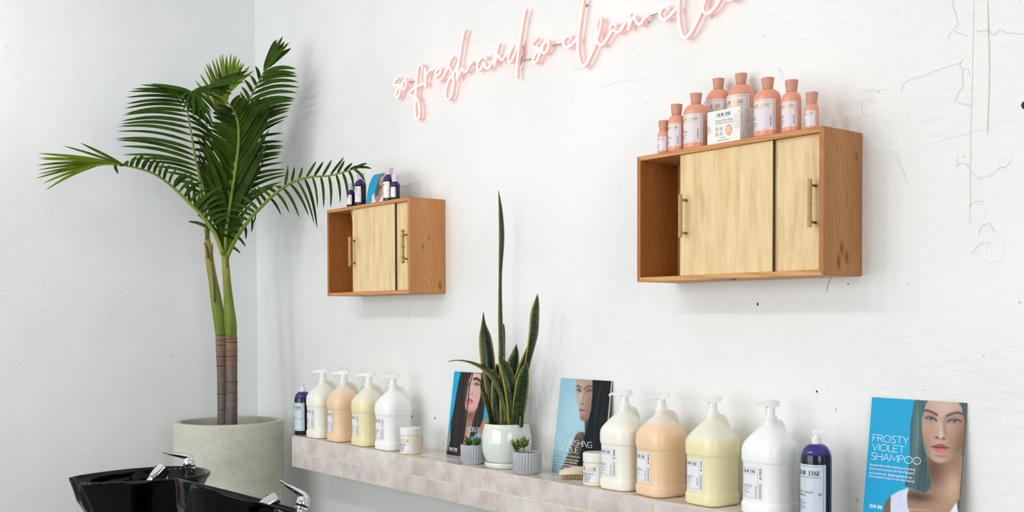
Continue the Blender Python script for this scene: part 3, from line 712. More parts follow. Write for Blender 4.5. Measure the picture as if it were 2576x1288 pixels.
def pink_bottle(size, px, label, lines, seed, back=0.0, notch=0.0, Rs=1.0):
    R, H, sh = SIZES[size]; Y = -0.188 + R + .004 + back; x = on_y(px, 320, Y).x
    t = thing('product_bottle', label, 'bottle', (x, Y, 1.9528), 0, 'salmon bottles on the right cabinet')
    if size not in bot_cache:
        b = MB().lathe(bottle_profile(R, H, .0135, sh), 40).build('body', M['pink'], t, True)
        n = MB().lathe([(.0138, H - .001), (.0132, H + .003)], 24).build('neck', M['pink'], t, True)
        cs = .72 if size == 'tiny' else 1.0
        c = MB().lathe([(r * (.93 if size == 'tiny' else 1), H + .0022 + z) for r, z in CAPP], 32).build('cap', M['pink_cap'], t, auto=.6)
        bot_cache[size] = (b.data, n.data, c.data)
    else:
        for nm, d in zip(('body', 'neck', 'cap'), bot_cache[size]): link(nm, d, t)
    z0, z1 = {'large': (.03, .163), 'medium': (.018, .108), 'small': (.015, .088), 'tiny': (.009, .053)}[size]
    round_label(t, R, H, z0, z1, 1.28, M['label_pink'], M['gold'], lines, seed, 0 if size == 'tiny' else 4, {'large': 1.2, 'medium': 1, 'small': .8, 'tiny': .6}[size])
    return t
HC, HS = ('HYDRATE', 'CONDITIONER'), ('HYDRATE', 'SHAMPOO')
pink_bottle('tiny', 1670, 'tiny salmon bottle at the left end of the row on the right cabinet', HC, 11)
pink_bottle('small', 1702, 'small salmon bottle second from the left on the right cabinet', HC, 12)
pink_bottle('medium', 1751, 'medium salmon bottle just left of the white carton on the right cabinet', HC, 13)
pink_bottle('large', 1807, 'tall salmon bottle behind the carton, the left one of the two tallest', HC, 14, .092)
pink_bottle('large', 1864, 'tall salmon bottle behind the carton, the right one of the two tallest', HS, 15, .093)
pink_bottle('medium', 1931, 'medium salmon bottle just right of the white carton on the right cabinet', HS, 16)
pink_bottle('small', 1991, 'small salmon bottle second from the right on the right cabinet', HS, 17)
pink_bottle('tiny', 2042, 'tiny salmon bottle at the right end of the row on the right cabinet', HS, 18, .01)

def violet_bottle(size, px, label, seed, back=0.0, turn=0.0):
    R, H, sh = {'small': (.0262, .117, .022), 'tiny': (.0215, .0765, .015)}[size]; Y = -0.188 + R + .004 + back; x = on_y(px, 490, Y).x
    t = thing('product_bottle', label, 'bottle', (x, Y, 1.9446), turn, 'violet bottles on the cabinet by the palm')
    MB().lathe(bottle_profile(R, H, .0115, sh), 32).build('body', fluid('violet_' + size, (16, 12, 34), (56, 34, 112), H - sh * .75, .004, .15, 0.0), t, True)
    MB().lathe([(.0105, H), (.0105, H + .006)], 20).build('neck', M['violet'], t, True)
    MB().lathe([(r * .98, H + .003 + z * .95) for r, z in CAPP], 28).build('cap', M['clear_cap'], t, auto=.6)
    z0, z1 = (.016, .088) if size == 'small' else (.012, .056)
    round_label(t, R, H, z0, z1, 1.1, M['label'], M['gold'], ('FROSTY', 'VIOLET'), seed, 1, .7)
    p = Print(); p.rect(R * 2.25, z0, R * 2.95, z1, .003); p.build('back_label', M['label_pink'], t, cyl_map(R + .0004))
violet_bottle('tiny', 884, 'tiny violet bottle with frosted cap at the left end of the cabinet by the palm', 21)
violet_bottle('small', 907, 'taller violet bottle with frosted cap left of the curled leaflet', 22)
violet_bottle('small', 979, 'taller violet bottle with frosted cap right of the curled leaflet', 23, .012)
violet_bottle('tiny', 995, 'tiny violet bottle with frosted cap right of the leaflet, before the taller one', 24, .0, -.12)

def pump_bottle(px, py, Y, label, seed, turn, s=1.0, rz=0):
    x = on_y(px, py, Y).x; R, H = .0432 * s, .222 * s
    t = thing('pump_bottle', label, 'bottle', (x, Y, SH_Z), rz, 'violet pump bottles on the ledge')
    MB().lathe(bottle_profile(R, H, .0135, .046, .005), 40).build('body', fluid('violet_litre', (14, 16, 40), (56, 48, 124), H - .026, .003, .14, 0.0), t, True)
    MB().lathe([(.0135, H - .002), (.0132, H + .002), (.0135, H + .002), (.0135, H + .019), (.012, H + .0205), (.0075, H + .0205), (.0072, H + .030)], 28).build('pump_collar', M['white_pl'], t, auto=.6)
    sp = MB(); R_ = []
    for a, z0, z1, w in ((-.0125, .030, .0385, .007), (-.006, .0285, .0405, .0085), (.004, .0285, .0405, .008), (.012, .0315, .0395, .0055), (.018, .0335, .0385, .0042)):
        R_.append([(a, -w, H + z0), (a, w, H + z0), (a, w * .8, H + z1), (a, -w * .8, H + z1)])
    sp.loft(R_, True, True, True); o = sp.build('pump_head', M['white_pl'], t, auto=.6); o.rotation_euler = (0, 0, turn)
    round_label(t, R, H, .022, .166 * s, 1.28, M['label_blue'], M['ink'], ('FROSTY VIOLET', 'SHAMPOO'), seed, 1, 1.0)
pump_bottle(762, 1050, -.15, 'violet pump bottle half hidden behind the cream jug at the far end of the ledge', 31, math.radians(-35), .98)
pump_bottle(2053, 1200, -.125, 'violet pump bottle between the pure white jug and the blue poster', 32, math.radians(35))

def jar(px, py, Y, label, seed):
    x = on_y(px, py, Y).x; R = .0445
    t = thing('masque_jar', label, 'jar', (x, Y, SH_Z), 0, 'nourishing masque jars')
    MB().lathe([(R - .005, 0), (R - .001, .003), (R, .007), (R, .077), (R - .003, .081), (R - .003, .085)], 40).build('glass', M['masque'], t, True)
    MB().lathe([(R - .001, .083), (R + .0012, .084), (R + .0015, .110), (R - .001, .1145), (R - .006, .115)], 40).build('lid', M['white_pl'], t, auto=.5)
    mp = cyl_map(R + .0004); mq = cyl_map(R + .0007); w = 1.25 * R; z0, z1 = .009, .077
    p = Print(); p.rect(-w, z0, w, z1, .003); lb = p.build('label', M['label'], t, mp)
    p = Print(); p.frame(-w + .006, z0 + .005, w - .006, z1 - .005, .0008); brand(p, -w + .012, z1 - .02, 2 * w - .024, .0095); p.dashes(-w + .02, z1 - .0245, 2 * w - .04, .0011, seed); p.build('label_print', M['gold'], lb, mq)
    p = Print(); p.text('NOURISHING', 0, z0 + .0315, .0078, .056, 'c'); p.text('MASQUE', 0, z0 + .0225, .0078, .036, 'c')
    for k in range(3): p.dashes(-.018 + .003 * k, z0 + .0185 - k * .003, .036 - .006 * k, .0013, seed + k)
    p.ring(-.005, z0 + .0105, .0024, .0005); p.ring(.005, z0 + .0105, .0024, .0005); p.dashes(-.013, z0 + .0065, .026, .0012, seed + 7); p.build('product_print', M['ink'], lb, mq)
jar(1032, 1100, -.165, 'cream masque jar with white lid in front of the pure white jug', 41)
jar(1499, 1180, -.152, 'cream masque jar with white lid beside the hair brush', 42)

# ------------------------------------------------------------------ carton on the cabinet
bx0, bx1, byf, byb, bh = on_y(1779, 364, -.172).x, on_y(1862, 352, -.172).x, -.172, -.096, .103
ct = thing('gift_carton', 'white carton with blush flower print between the salmon bottles', 'box', (bx0, byf, 1.9528))
bw, bd = bx1 - bx0, byb - byf
MB().box(0, bw, 0, bd, 0, bh, .0008).build('carton', M['box'], ct)
fm = lambda s, t: (s, -.0004, t); sm = lambda s, t: (bw + .0004, s, t); fm2 = lambda s, t: (s, -.0006, t)
p = Print(); brand(p, bw * .3, bh * .825, .056, .0078)
p.dashes(bw * .3, bh * .79, .052, .0008, 3); p.build('carton_print', M['ink'], ct, fm)
p = Print(); p.text('Mineral Hair Ritual', bw * .26, bh * .655, .0085, .066); p.text('Deep Hydration & Superior Shine', bw * .26, bh * .595, .0048, .066)
p.text('Made in Italy', bw * .47, bh * .17, .0042, .022, 'c'); p.dashes(bw * .3, bh * .1, .05, .0022, 5)
for i, (a, b) in enumerate(((.3, .45), (.43, .45), (.3, .3), (.43, .3))): p.ring(bw * a, bh * b, .0058, .0009); p.rect(bw * a - .002, bh * b - .003, bw * a + .002, bh * b + .0028, 1)
p.build('carton_small_print', plain('warm_grey_ink', (150, 140, 134), .5), ct, fm)
pq = Print(); cx, cy, a, b = bw * .66, bh * .375, .0135, .0175
oc = [(cx + a * (math.cos(q) + .16 * math.cos(3 * q)) * (1.0 + .1 * math.cos(4 * q + math.pi)), cy + b * (math.sin(q) - .16 * math.sin(3 * q)) * (1.0 + .1 * math.cos(4 * q + math.pi))) for q in [i * math.pi / 24 for i in range(48)]]
pq._add(oc, [tuple(range(48))]); pq.build('carton_badge', plain('salmon_ink', (238, 168, 144), .45), ct, fm)
p = Print(); p.dashes(cx - .007, cy + .0055, .014, .0034, 1, .12); p.dashes(cx - .007, cy + .0005, .014, .0034, 2, .12); p.dashes(cx - .008, cy - .006, .016, .0045, 3, .1); p.build('badge_print', plain('pale_salmon_ink', (250, 214, 200), .5), ct, fm2)
def petals(p, cx, cy, L, x0, x1, y0, y1, n=8, nl=6):
    for k in range(n):
        a = k * 2 * math.pi / n + .2; ca, sa = math.cos(a), math.sin(a)
        for j in range(nl):
            wd = (j - (nl - 1) / 2) / (nl / 2) * .42 * L; seg = []
            for i in range(13):
                u = i / 12; q, r = L * u, wd * math.sin(math.pi * u)
                X, Y = cx + q * ca - r * sa, cy + q * sa + r * ca
                if u > .1 and x0 <= X <= x1 and y0 <= Y <= y1: seg.append((X, Y))
                else:
                    if len(seg) > 1: p.path(seg, .00045)
                    seg = []
            if len(seg) > 1: p.path(seg, .00045)
p = Print(); petals(p, bd * .55, bh * .5, .048, .001, bd - .001, .001, bh - .001); petals(p, bd * 1.25, bh * 1.0, .04, .001, bd - .001, .001, bh - .001); petals(p, 0.0, bh * 0.02, .03, .001, bd - .001, .001, bh - .001); p.build('flower_print', M['box_print'], ct, sm)
p = Print(); petals(p, bw, bh * .62, .03, .001, bw - .0005, .001, bh - .001); petals(p, 0, bh * .45, .016, .0005, bw, .001, bh - .001); p.build('flower_print', M['box_print'], ct, fm)

# ------------------------------------------------------------------ hair brush
xb = on_y(1436, 1205, -.13).x
br = thing('hair_brush', 'cream plastic hair brush lying bristles down beside the masque jar', 'brush', (xb, -.128, SH_Z), math.radians(38))
R_ = []
for i in range(15):
    u = i / 14; x = -.042 + u * .135; w = .03 * math.sin(math.pi * min(1, u * 1.1 + .12) ** .8) ** .6 if u < .8 else .03 * max(.25, 1 - (u - .8) * 2.2)
    w = max(w, .006); h = .0265 * math.sin(math.pi * (.14 + .62 * u)) ** .7; z0 = .018 + .004 * math.sin(math.pi * u)
    R_.append([(x, w * math.cos(q), z0 + (h if math.sin(q) > 0 else .004) * math.sin(q)) for q in [k * math.pi / 8 for k in range(16)]])
MB().loft(R_, True, True, True).build('brush_back', M['cream_pl'], br, True)
bm_ = MB(); rr = random.Random(2)
for i in range(17):
    for j in range(5):
        x = -.034 + i * .0062; y = (j - 2) * .009
        bm_.tube([(x, y, .019), (x, y, .0)], [.0011, .0008], 5)
bm_.build('bristles', plain('pale_bristle', (214, 190, 160), .4), br, True, kind='stuff')

# ------------------------------------------------------------------ printed portrait cards (flat print, colours per vertex on a fine grid)
FRO = {'hairL':[(0.48,-0.007),(0.463,0.03),(0.455,0.094),(0.445,0.187),(0.45,0.294),(0.463,0.413),(0.462,0.52),(0.452,0.612),(0.432,0.657),(0.463,0.671),(0.533,0.682),(0.646,0.701),(0.699,0.663),(0.708,0.617),(0.672,0.544),(0.652,0.49),(0.635,0.421),(0.598,0.34),(0.57,0.229),(0.558,0.145),(0.576,0.067),(0.609,-0.009)],'face':[(0.609,-0.012),(0.576,0.067),(0.561,0.145),(0.57,0.229),(0.594,0.319),(0.63,0.394),(0.69,0.444),(0.748,0.463),(0.795,0.463),(0.849,0.448),(0.911,0.414),(0.961,0.369),(0.982,0.333),(0.992,0.271),(0.992,0.169),(0.989,0.108),(0.965,0.047),(0.919,-0.006)],'hairR':[(0.918,-0.009),(0.955,0.034),(0.978,0.088),(0.99,0.135),(0.991,0.107),(0.997,0.046),(1.001,-0.006)],'neck':[(0.632,0.394),(0.652,0.49),(0.708,0.617),(0.686,0.682),(0.631,0.702),(0.474,0.678),(0.466,0.738),(0.494,0.861),(0.915,0.815),(0.971,0.739),(0.983,0.68),(0.99,0.476),(0.984,0.333),(0.883,0.416)],'strapL':[(0.294,0.757),(0.369,0.716),(0.478,0.675),(0.466,0.738),(0.477,0.801),(0.499,0.868),(0.304,0.89)],'strapR':[(0.975,0.735),(0.996,0.814),(0.911,0.823)],'arm':[(0.294,0.757),(0.249,0.803),(0.228,0.848),(0.224,0.899),(0.307,0.89)],'browL':[(0.577,0.081),(0.605,0.074),(0.662,0.085),(0.713,0.103)],'browR':[(0.822,0.104),(0.872,0.083),(0.922,0.075),(0.965,0.083)],'eyeL':[(0.596,0.136),(0.652,0.125),(0.716,0.149)],'eyeR':[(0.827,0.151),(0.891,0.127),(0.958,0.14)],'irisL':[(0.651,0.137)],'irisR':[(0.894,0.14)],'nose':[(0.732,0.108),(0.751,0.169),(0.766,0.266)],'noseR':[(0.81,0.11),(0.794,0.174),(0.815,0.242)],'nostr':[(0.729,0.275),(0.799,0.276)],'tip':[(0.766,0.264)],'lipT':[(0.68,0.345),(0.734,0.325),(0.766,0.318),(0.794,0.318),(0.857,0.342),(0.769,0.347)],'lipB':[(0.68,0.345),(0.769,0.347),(0.857,0.342),(0.814,0.377),(0.774,0.389),(0.72,0.373)],'mouth':[(0.68,0.345),(0.77,0.349),(0.857,0.343)],'cheekL':[(0.611,0.241)],'cheekR':[(0.947,0.233)],'chin':[(0.774,0.438)],'fore':[(0.779,0.029)],'jawR':[(0.985,0.34)],'neckS':[(0.707,0.52)],'chest':[(0.823,0.73)],'clav':[(0.903,0.613)],'hshad':[(0.577,0.734)],'t1':[(0.048,0.348),(0.042,0.293)],'t2':[(0.046,0.417),(0.038,0.365)],'t3':[(0.044,0.492),(0.038,0.438)],'te':[(0.438,0.344),(0.401,0.418),(0.582,0.489)],'body':[(0.033,0.534),(0.034,0.564),(0.034,0.598),(0.033,0.625),(0.527,0.539),(0.546,0.624)]}
NOU = {'face':[(0.318,0.002),(0.323,0.075),(0.346,0.11),(0.346,0.183),(0.383,0.263),(0.416,0.305),(0.426,0.343),(0.451,0.387),(0.466,0.418),(0.51,0.435),(0.572,0.427),(0.621,0.4),(0.648,0.296),(0.645,0.134),(0.626,0.001)],'hair':[(0.625,-0.004),(0.648,0.134),(0.652,0.295),(0.626,0.4),(0.601,0.495),(0.574,0.577),(0.55,0.722),(0.501,0.825),(0.505,0.986),(0.977,0.962),(0.996,0.01),(0.991,-0.021)],'body':[(0.569,0.551),(0.51,0.547),(0.445,0.559),(0.401,0.598),(0.35,0.692),(0.257,0.844),(0.155,0.998),(0.522,0.984),(0.558,0.722),(0.582,0.577)],'neck':[(0.546,0.422),(0.578,0.55),(0.604,0.513),(0.626,0.4)],'browF':[(0.331,0.074),(0.365,0.071),(0.419,0.089)],'browN':[(0.478,0.105),(0.526,0.076),(0.583,0.065),(0.633,0.07)],'eyeF':[(0.347,0.115),(0.38,0.109),(0.432,0.134)],'eyeN':[(0.528,0.135),(0.582,0.106),(0.642,0.117)],'irisF':[(0.392,0.125)],'irisN':[(0.588,0.123)],'nose':[(0.456,0.133),(0.455,0.197),(0.443,0.251)],'nostr':[(0.488,0.258)],'lipT':[(0.418,0.318),(0.442,0.309),(0.476,0.31),(0.57,0.322),(0.488,0.329)],'lipB':[(0.423,0.325),(0.488,0.329),(0.57,0.322),(0.525,0.349),(0.467,0.354)],'cheek':[(0.591,0.254)],'jaw':[(0.522,0.428)],'t1':[(0.041,0.698),(0.044,0.638)],'t2':[(0.03,0.771),(0.031,0.712)],'te':[(0.736,0.695),(0.482,0.768)],'body_t':[(0.027,0.811),(0.021,0.849),(0.018,0.876),(0.02,0.908),(0.02,0.936),(0.021,0.968),(0.533,0.813)],'teal':[(0.284,0.991)],'sheen':[(0.797,0.395),(0.847,0.215)]}
HYD = {'hair':[(0.173,0.002),(0.134,0.139),(0.111,0.261),(0.09,0.439),(0.047,0.609),(0.083,0.84),(0.015,1.008),(0.394,1.002),(0.403,0.864),(0.467,0.796),(0.721,0.724),(0.828,0.565),(0.845,0.51),(0.84,0.204),(0.802,-0.003)],'face':[(0.465,0.003),(0.681,0.008),(0.712,0.136),(0.721,0.281),(0.672,0.41),(0.596,0.458),(0.484,0.473),(0.394,0.447),(0.33,0.353),(0.322,0.224),(0.375,0.112)],'neck':[(0.412,0.46),(0.672,0.41),(0.61,0.522),(0.586,0.633),(0.543,0.699),(0.462,0.951),(0.404,1.001),(0.432,0.77),(0.421,0.588)],'chest':[(0.466,0.704),(0.575,0.67),(0.529,0.991),(0.385,1.003)],'shR':[(0.849,0.527),(0.923,0.528),(1.001,0.546),(1.076,0.728),(0.726,0.751),(0.828,0.565)],'shL':[(0.018,0.705),(0.048,0.703),(0.065,0.795),(0.02,0.984),(-0.011,0.893)],'brow':[(0.518,0.079),(0.579,0.066),(0.691,0.096)],'eye':[(0.542,0.142),(0.596,0.127),(0.676,0.142)],'iris':[(0.594,0.136)],'eyeL':[(0.359,0.144),(0.391,0.139),(0.431,0.142)],'nose':[(0.472,0.154),(0.455,0.21),(0.474,0.25)],'nostr':[(0.508,0.254)],'lipT':[(0.371,0.342),(0.439,0.313),(0.477,0.308),(0.566,0.343),(0.473,0.336)],'lipB':[(0.371,0.342),(0.473,0.336),(0.566,0.343),(0.494,0.387),(0.425,0.381)],'strand':[(0.479,0.007),(0.428,0.174),(0.429,0.358),(0.431,0.587),(0.392,0.993)],'cheek':[(0.662,0.275)],'t1':[(0.48,0.696),(0.475,0.638)],'t2':[(0.702,0.768),(0.699,0.71)],'ce':[(0.072,0.943),(0.065,0.914),(0.297,0.938)]}
NU, NV = 132, 168
ASP = 1.273
_gu, _gv = np.meshgrid(np.linspace(0, 1, NU), np.linspace(0, 1, NV)); _X, _Y = _gu, _gv * ASP
def pmask(poly, soft=.006):
    P = np.array(poly, float); P[:, 1] *= ASP; d2 = np.full(_X.shape, 1e9); ins = np.zeros(_X.shape, bool); n = len(P)
    for i in range(n):
        a, b = P[i], P[(i + 1) % n]; e = b - a; w0, w1 = _X - a[0], _Y - a[1]
        t = np.clip((w0 * e[0] + w1 * e[1]) / max(e @ e, 1e-12), 0, 1); d2 = np.minimum(d2, (w0 - e[0] * t) ** 2 + (w1 - e[1] * t) ** 2)
        c = ((a[1] > _Y) != (b[1] > _Y)); xx = a[0] + (_Y - a[1]) * e[0] / (e[1] if abs(e[1]) > 1e-9 else 1e-9); ins ^= c & (_X < xx)
    d = np.sqrt(d2) * np.where(ins, 1, -1); return np.clip(d / (2 * soft) + .5, 0, 1)
def lmask(pts, w, soft=.004):
    P = np.array(pts, float); P[:, 1] *= ASP; d2 = np.full(_X.shape, 1e9)
    for a, b in zip(P[:-1], P[1:]):
        e = b - a; w0, w1 = _X - a[0], _Y - a[1]; t = np.clip((w0 * e[0] + w1 * e[1]) / max(e @ e, 1e-12), 0, 1)
        d2 = np.minimum(d2, (w0 - e[0] * t) ** 2 + (w1 - e[1] * t) ** 2)
    return np.clip((w - np.sqrt(d2)) / (2 * soft) + .5, 0, 1)
def blob(c, rx, ry, p=1.0):
    q = ((_X - c[0]) / rx) ** 2 + ((_Y - c[1] * ASP) / ry) ** 2; return np.exp(-q * p)
def hairtex(seed, fx=90, bend=.15):
    r = np.random.RandomState(seed); s = np.zeros(_X.shape); xx = _X + bend * (_Y - .5) ** 2
    for k in range(7): s += np.sin(xx * fx * r.uniform(.4, 1.6) + r.uniform(0, 6.28) + 1.4 * np.sin(_Y * r.uniform(1, 4) + r.uniform(0, 6)))
    return s / 7
def lay(img, m, rgb):
    c = np.array(rgb, float) if not isinstance(rgb, np.ndarray) else rgb
    return img * (1 - m[..., None]) + c * m[..., None]
def eye(img, e, ir, w, irc, big=1.0):
    (x0, y0), (xm, ym), (x1, y1) = e; h = (min(y0, y1) - ym) if min(y0, y1) > ym else .015; cy = (y0 + y1) / 2
    al = [(x0, y0), (x0 * .7 + xm * .3, ym + .3 * (y0 - ym)), (xm, ym), (x1 * .6 + xm * .4, ym + .35 * (y1 - ym)), (x1, y1), (xm, cy + .018 * big)]
    img = lay(img, blob((xm, ym), w * 1.5, .05, 1.2) * .45, (120, 84, 72)); img = lay(img, pmask(al, .003), (150, 140, 140))
    r = w * .29; ins = pmask(al, .004)
    img = lay(img, ins * np.clip((r - np.hypot(_X - ir[0], _Y - ir[1] * ASP)) / .006 + .5, 0, 1), irc)
    img = lay(img, ins * np.clip((r * .5 - np.hypot(_X - ir[0], _Y - ir[1] * ASP)) / .006 + .5, 0, 1), (14, 18, 22))
    img = lay(img, lmask(al[:5], .006, .004) * .9, (40, 28, 26)); img = lay(img, np.clip((.0035 - np.hypot(_X - ir[0] + .008, _Y - ir[1] * ASP + .008)) / .004 + .5, 0, 1), (235, 240, 245))
    return img
def paint_fro():
    D = FRO; img = np.zeros((NV, NU, 3)) + np.array((10, 162, 212.)); img = lay(img, blob((.25, .15), .5, .4) * .5, (40, 168, 214))
    sk = np.array((186, 152, 132.))
    img = lay(img, pmask([(.9, -.05), (1.05, -.05), (1.05, .8), (.93, .8)], .01), (112, 90, 72)); img = lay(img, pmask([(.96, .4), (1.05, .4), (1.05, .72), (.97, .72)], .02), (168, 140, 112)); img = lay(img, pmask(D['arm'], .006), (120, 96, 66)); img = lay(img, pmask(D['neck'], .008), (150, 116, 92))
    img = lay(img, pmask(D['neck'], .01) * blob(D['chest'][0], .3, .2) * .8, (178, 144, 120)); img = lay(img, pmask(D['neck'], .01) * blob((.92, .62), .1, .14) * .8, (206, 172, 148))
    img = lay(img, pmask(D['neck'], .01) * blob(D['neckS'][0], .12, .16) * .9, (98, 72, 52)); img = lay(img, blob(D['hshad'][0], .16, .05) * pmask(D['neck'], .01), (84, 60, 44))
    img = lay(img, pmask(D['strapL'], .005), (214, 218, 238)); img = lay(img, pmask(D['strapR'], .005), (226, 230, 244)); img = lay(img, lmask([(.405, .76), (.42, .86)], .003) * .5, (170, 175, 200))
    img = lay(img, pmask([(.33, .845), (1.05, .80), (1.05, 1.05), (.30, 1.05)], .004), (216, 220, 238)); img = lay(img, pmask([(.49, .84), (.93, .80), (.74, 1.0), (.66, 1.0)], .006), (168, 134, 110))
    f = pmask(D['face'], .006); img = lay(img, f, sk); img = lay(img, f * blob(D['fore'][0], .2, .16) * .8, (214, 184, 172)); img = lay(img, f * blob((.77, .2), .05, .2) * .7, (216, 186, 172))
    img = lay(img, f * blob(D['cheekL'][0], .08, .09) * .6, (206, 152, 130)); img = lay(img, f * blob(D['cheekR'][0], .07, .1) * .6, (190, 136, 112)); img = lay(img, f * blob((.99, .25), .05, .3) * .5, (110, 84, 66))
    img = lay(img, f * blob(D['jawR'][0], .12, .16) * .65, (112, 84, 66)); img = lay(img, f * blob((.60, .4), .06, .16) * .6, (120, 92, 74)); img = lay(img, f * blob((.77, .475), .2, .03) * .5, (120, 92, 74)); img = lay(img, f * blob(D['chin'][0], .06, .04) * .5, (208, 174, 152))
    img = lay(img, lmask([(.755, .13), (.75, .2), (.735, .265)], .014, .016) * .35, (150, 116, 102)); img = lay(img, lmask(D['noseR'], .016, .018) * .55, (128, 94, 80)); img = lay(img, lmask(D['nose'], .012, .014) * .45, (226, 198, 186)); img = lay(img, blob(D['tip'][0], .035, .03) * .5, (222, 190, 176))
    for q in D['nostr']: img = lay(img, blob(q, .016, .01), (70, 40, 36))
    img = lay(img, lmask([D['nostr'][0], (.786, .292), D['nostr'][1]], .006, .008) * .6, (116, 76, 64))
    img = eye(img, D['eyeL'], D['irisL'][0], .055, (78, 120, 138)); img = eye(img, D['eyeR'], D['irisR'][0], .06, (72, 112, 130))
    for k in ('browL', 'browR'): img = lay(img, lmask(D[k], .009, .009) * .92, (62, 52, 48))
    img = lay(img, pmask(D['lipT'], .005), (150, 84, 84)); img = lay(img, pmask(D['lipB'], .005), (198, 98, 112)); img = lay(img, blob((.785, .37), .035, .012) * .5, (232, 150, 158)); img = lay(img, lmask(D['mouth'], .004, .004), (60, 24, 28)); img = lay(img, blob((.78, .412), .06, .012) * .5, (110, 80, 66))
    t = hairtex(3, 130); hc = np.array((60, 92, 94.)) * (1 + .35 * t[..., None]); hc = lay(hc, blob((.52, .25), .05, .5) * .6, np.array((112, 142, 140.)) * (1 + .2 * t[..., None])); hc = lay(hc, blob((.62, .42), .03, .3) * .6, (44, 66, 66))
    img = lay(img, pmask(D['hairL'], .005), hc); img = lay(img, pmask(D['hairR'], .004), hc)
    return img
def paint_nou():
    D = NOU; img = np.zeros((NV, NU, 3)) + np.array((150, 196, 213.)); img = lay(img, blob((.35, .42), .3, .35) * .7, (184, 216, 226)); img = lay(img, np.clip(_gv - .72, 0, 1) * 1.2, (116, 172, 200))
    f = pmask(D['face'], .006); img = lay(img, pmask(D['body'], .008), (84, 72, 58)); img = lay(img, pmask(D['body'], .02) * blob((.47, .57), .06, .06) * .7, (140, 120, 102)); img = lay(img, pmask(D['body'], .01) * np.clip((_gv - .9) * 8, 0, 1) * blob((.35, 1.0), .15, .1), (100, 150, 150))
    img = lay(img, pmask(D['neck'], .008), (96, 76, 62)); img = lay(img, f, (178, 148, 130)); img = lay(img, f * blob((.40, .2), .08, .3) * .8, (206, 182, 168)); img = lay(img, f * blob((.62, .3), .07, .2) * .7, (130, 98, 80)); img = lay(img, f * blob((.53, .41), .14, .05) * .6, (124, 96, 80)); img = lay(img, f * blob(D['cheek'][0], .05, .07) * .5, (170, 128, 110))
    img = lay(img, lmask(D['nose'], .012, .014) * .5, (224, 202, 190)); img = lay(img, lmask([(.49, .14), (.475, .2), (.445, .262)], .012, .014) * .5, (136, 106, 92)); img = lay(img, blob(D['nostr'][0], .016, .009), (70, 44, 40))
    img = eye(img, D['eyeF'], D['irisF'][0], .04, (52, 108, 128), .7); img = eye(img, D['eyeN'], D['irisN'][0], .05, (50, 112, 134))
    for k in ('browF', 'browN'): img = lay(img, lmask(D[k], .007, .008) * .8, (44, 36, 34))
    img = lay(img, pmask(D['lipT'], .005), (150, 92, 104)); img = lay(img, pmask(D['lipB'], .005), (196, 128, 142)); img = lay(img, lmask([D['lipT'][0], D['lipT'][4], D['lipT'][3]], .003, .003), (76, 40, 48))
    t = hairtex(8, 90, -.3); hc = np.array((13, 19, 22.)) * (1 + .5 * t[..., None]); hc = lay(hc, np.clip(t, 0, 1) * blob((.8, .35), .09, .4) * .9, (44, 84, 94))
    img = lay(img, pmask(D['hair'], .007), hc); img = lay(img, np.clip((_gu - .975) / .01, 0, 1) * np.clip((.5 - _gv) * 30, 0, 1), (200, 204, 205)); return img
def paint_hyd():
    D = HYD; img = np.zeros((NV, NU, 3)) + np.array((4, 170, 218.))
    t = hairtex(5, 110, .1); hc = np.array((38, 30, 28.)) * (1 + .55 * t[..., None]); hc = lay(hc, np.clip(t - .1, 0, 1) * 1.1, (112, 96, 84))
    for k in ('shR', 'shL'): img = lay(img, pmask(D[k], .008), (176, 132, 110))
    img = lay(img, pmask(D['hair'], .007), hc); img = lay(img, pmask(D['neck'], .01), (160, 118, 104)); img = lay(img, pmask(D['neck'], .02) * blob((.5, .5), .12, .07) * .7, (116, 80, 66)); img = lay(img, pmask(D['chest'], .012), (206, 160, 148))
    f = pmask(D['face'], .008); img = lay(img, f, (216, 174, 164)); img = lay(img, f * blob((.55, .08), .12, .12) * .8, (234, 200, 192)); img = lay(img, f * blob(D['cheek'][0], .08, .1) * .7, (226, 166, 156)); img = lay(img, f * blob((.36, .3), .06, .3) * .6, (150, 108, 96)); img = lay(img, f * blob((.53, .46), .16, .04) * .5, (170, 124, 110))
    img = lay(img, lmask(D['nose'], .014, .016) * .4, (238, 208, 198)); img = lay(img, blob(D['nostr'][0], .016, .009), (90, 52, 48)); img = eye(img, D['eye'], D['iris'][0], .06, (128, 142, 120)); img = eye(img, D['eyeL'], (.385, .14), .04, (110, 124, 120), .7)
    img = lay(img, lmask(D['brow'], .018, .009), (44, 34, 32)); img = lay(img, pmask(D['lipT'], .006), (196, 84, 108)); img = lay(img, pmask(D['lipB'], .006), (232, 116, 138)); img = lay(img, lmask([D['lipT'][0], D['lipT'][4], D['lipT'][3]], .003, .003), (110, 40, 56))
    m = lmask(D['strand'], .011, .006); img = lay(img, m, hc); img = lay(img, f * pmask([(.30, 0), (.44, 0), (.40, .12), (.37, .3), (.34, .5), (.28, .5)], .02) * .85, hc)
    img = lay(img, pmask([(.70, 0), (.80, 0), (.83, .5), (.7, .72), (.6, .72), (.66, .5), (.73, .3)], .01), hc)
    return img
def print_mat(name):
    m, nt, b = nodes(name); a = N(nt, 'ShaderNodeAttribute', attribute_name='Print'); nt.links.new(a.outputs['Color'], b.inputs['Base Color']); setp(b, Roughness=.4); b.inputs['Specular IOR Level'].default_value = .2; return m
M['photo'] = print_mat('photo_print')
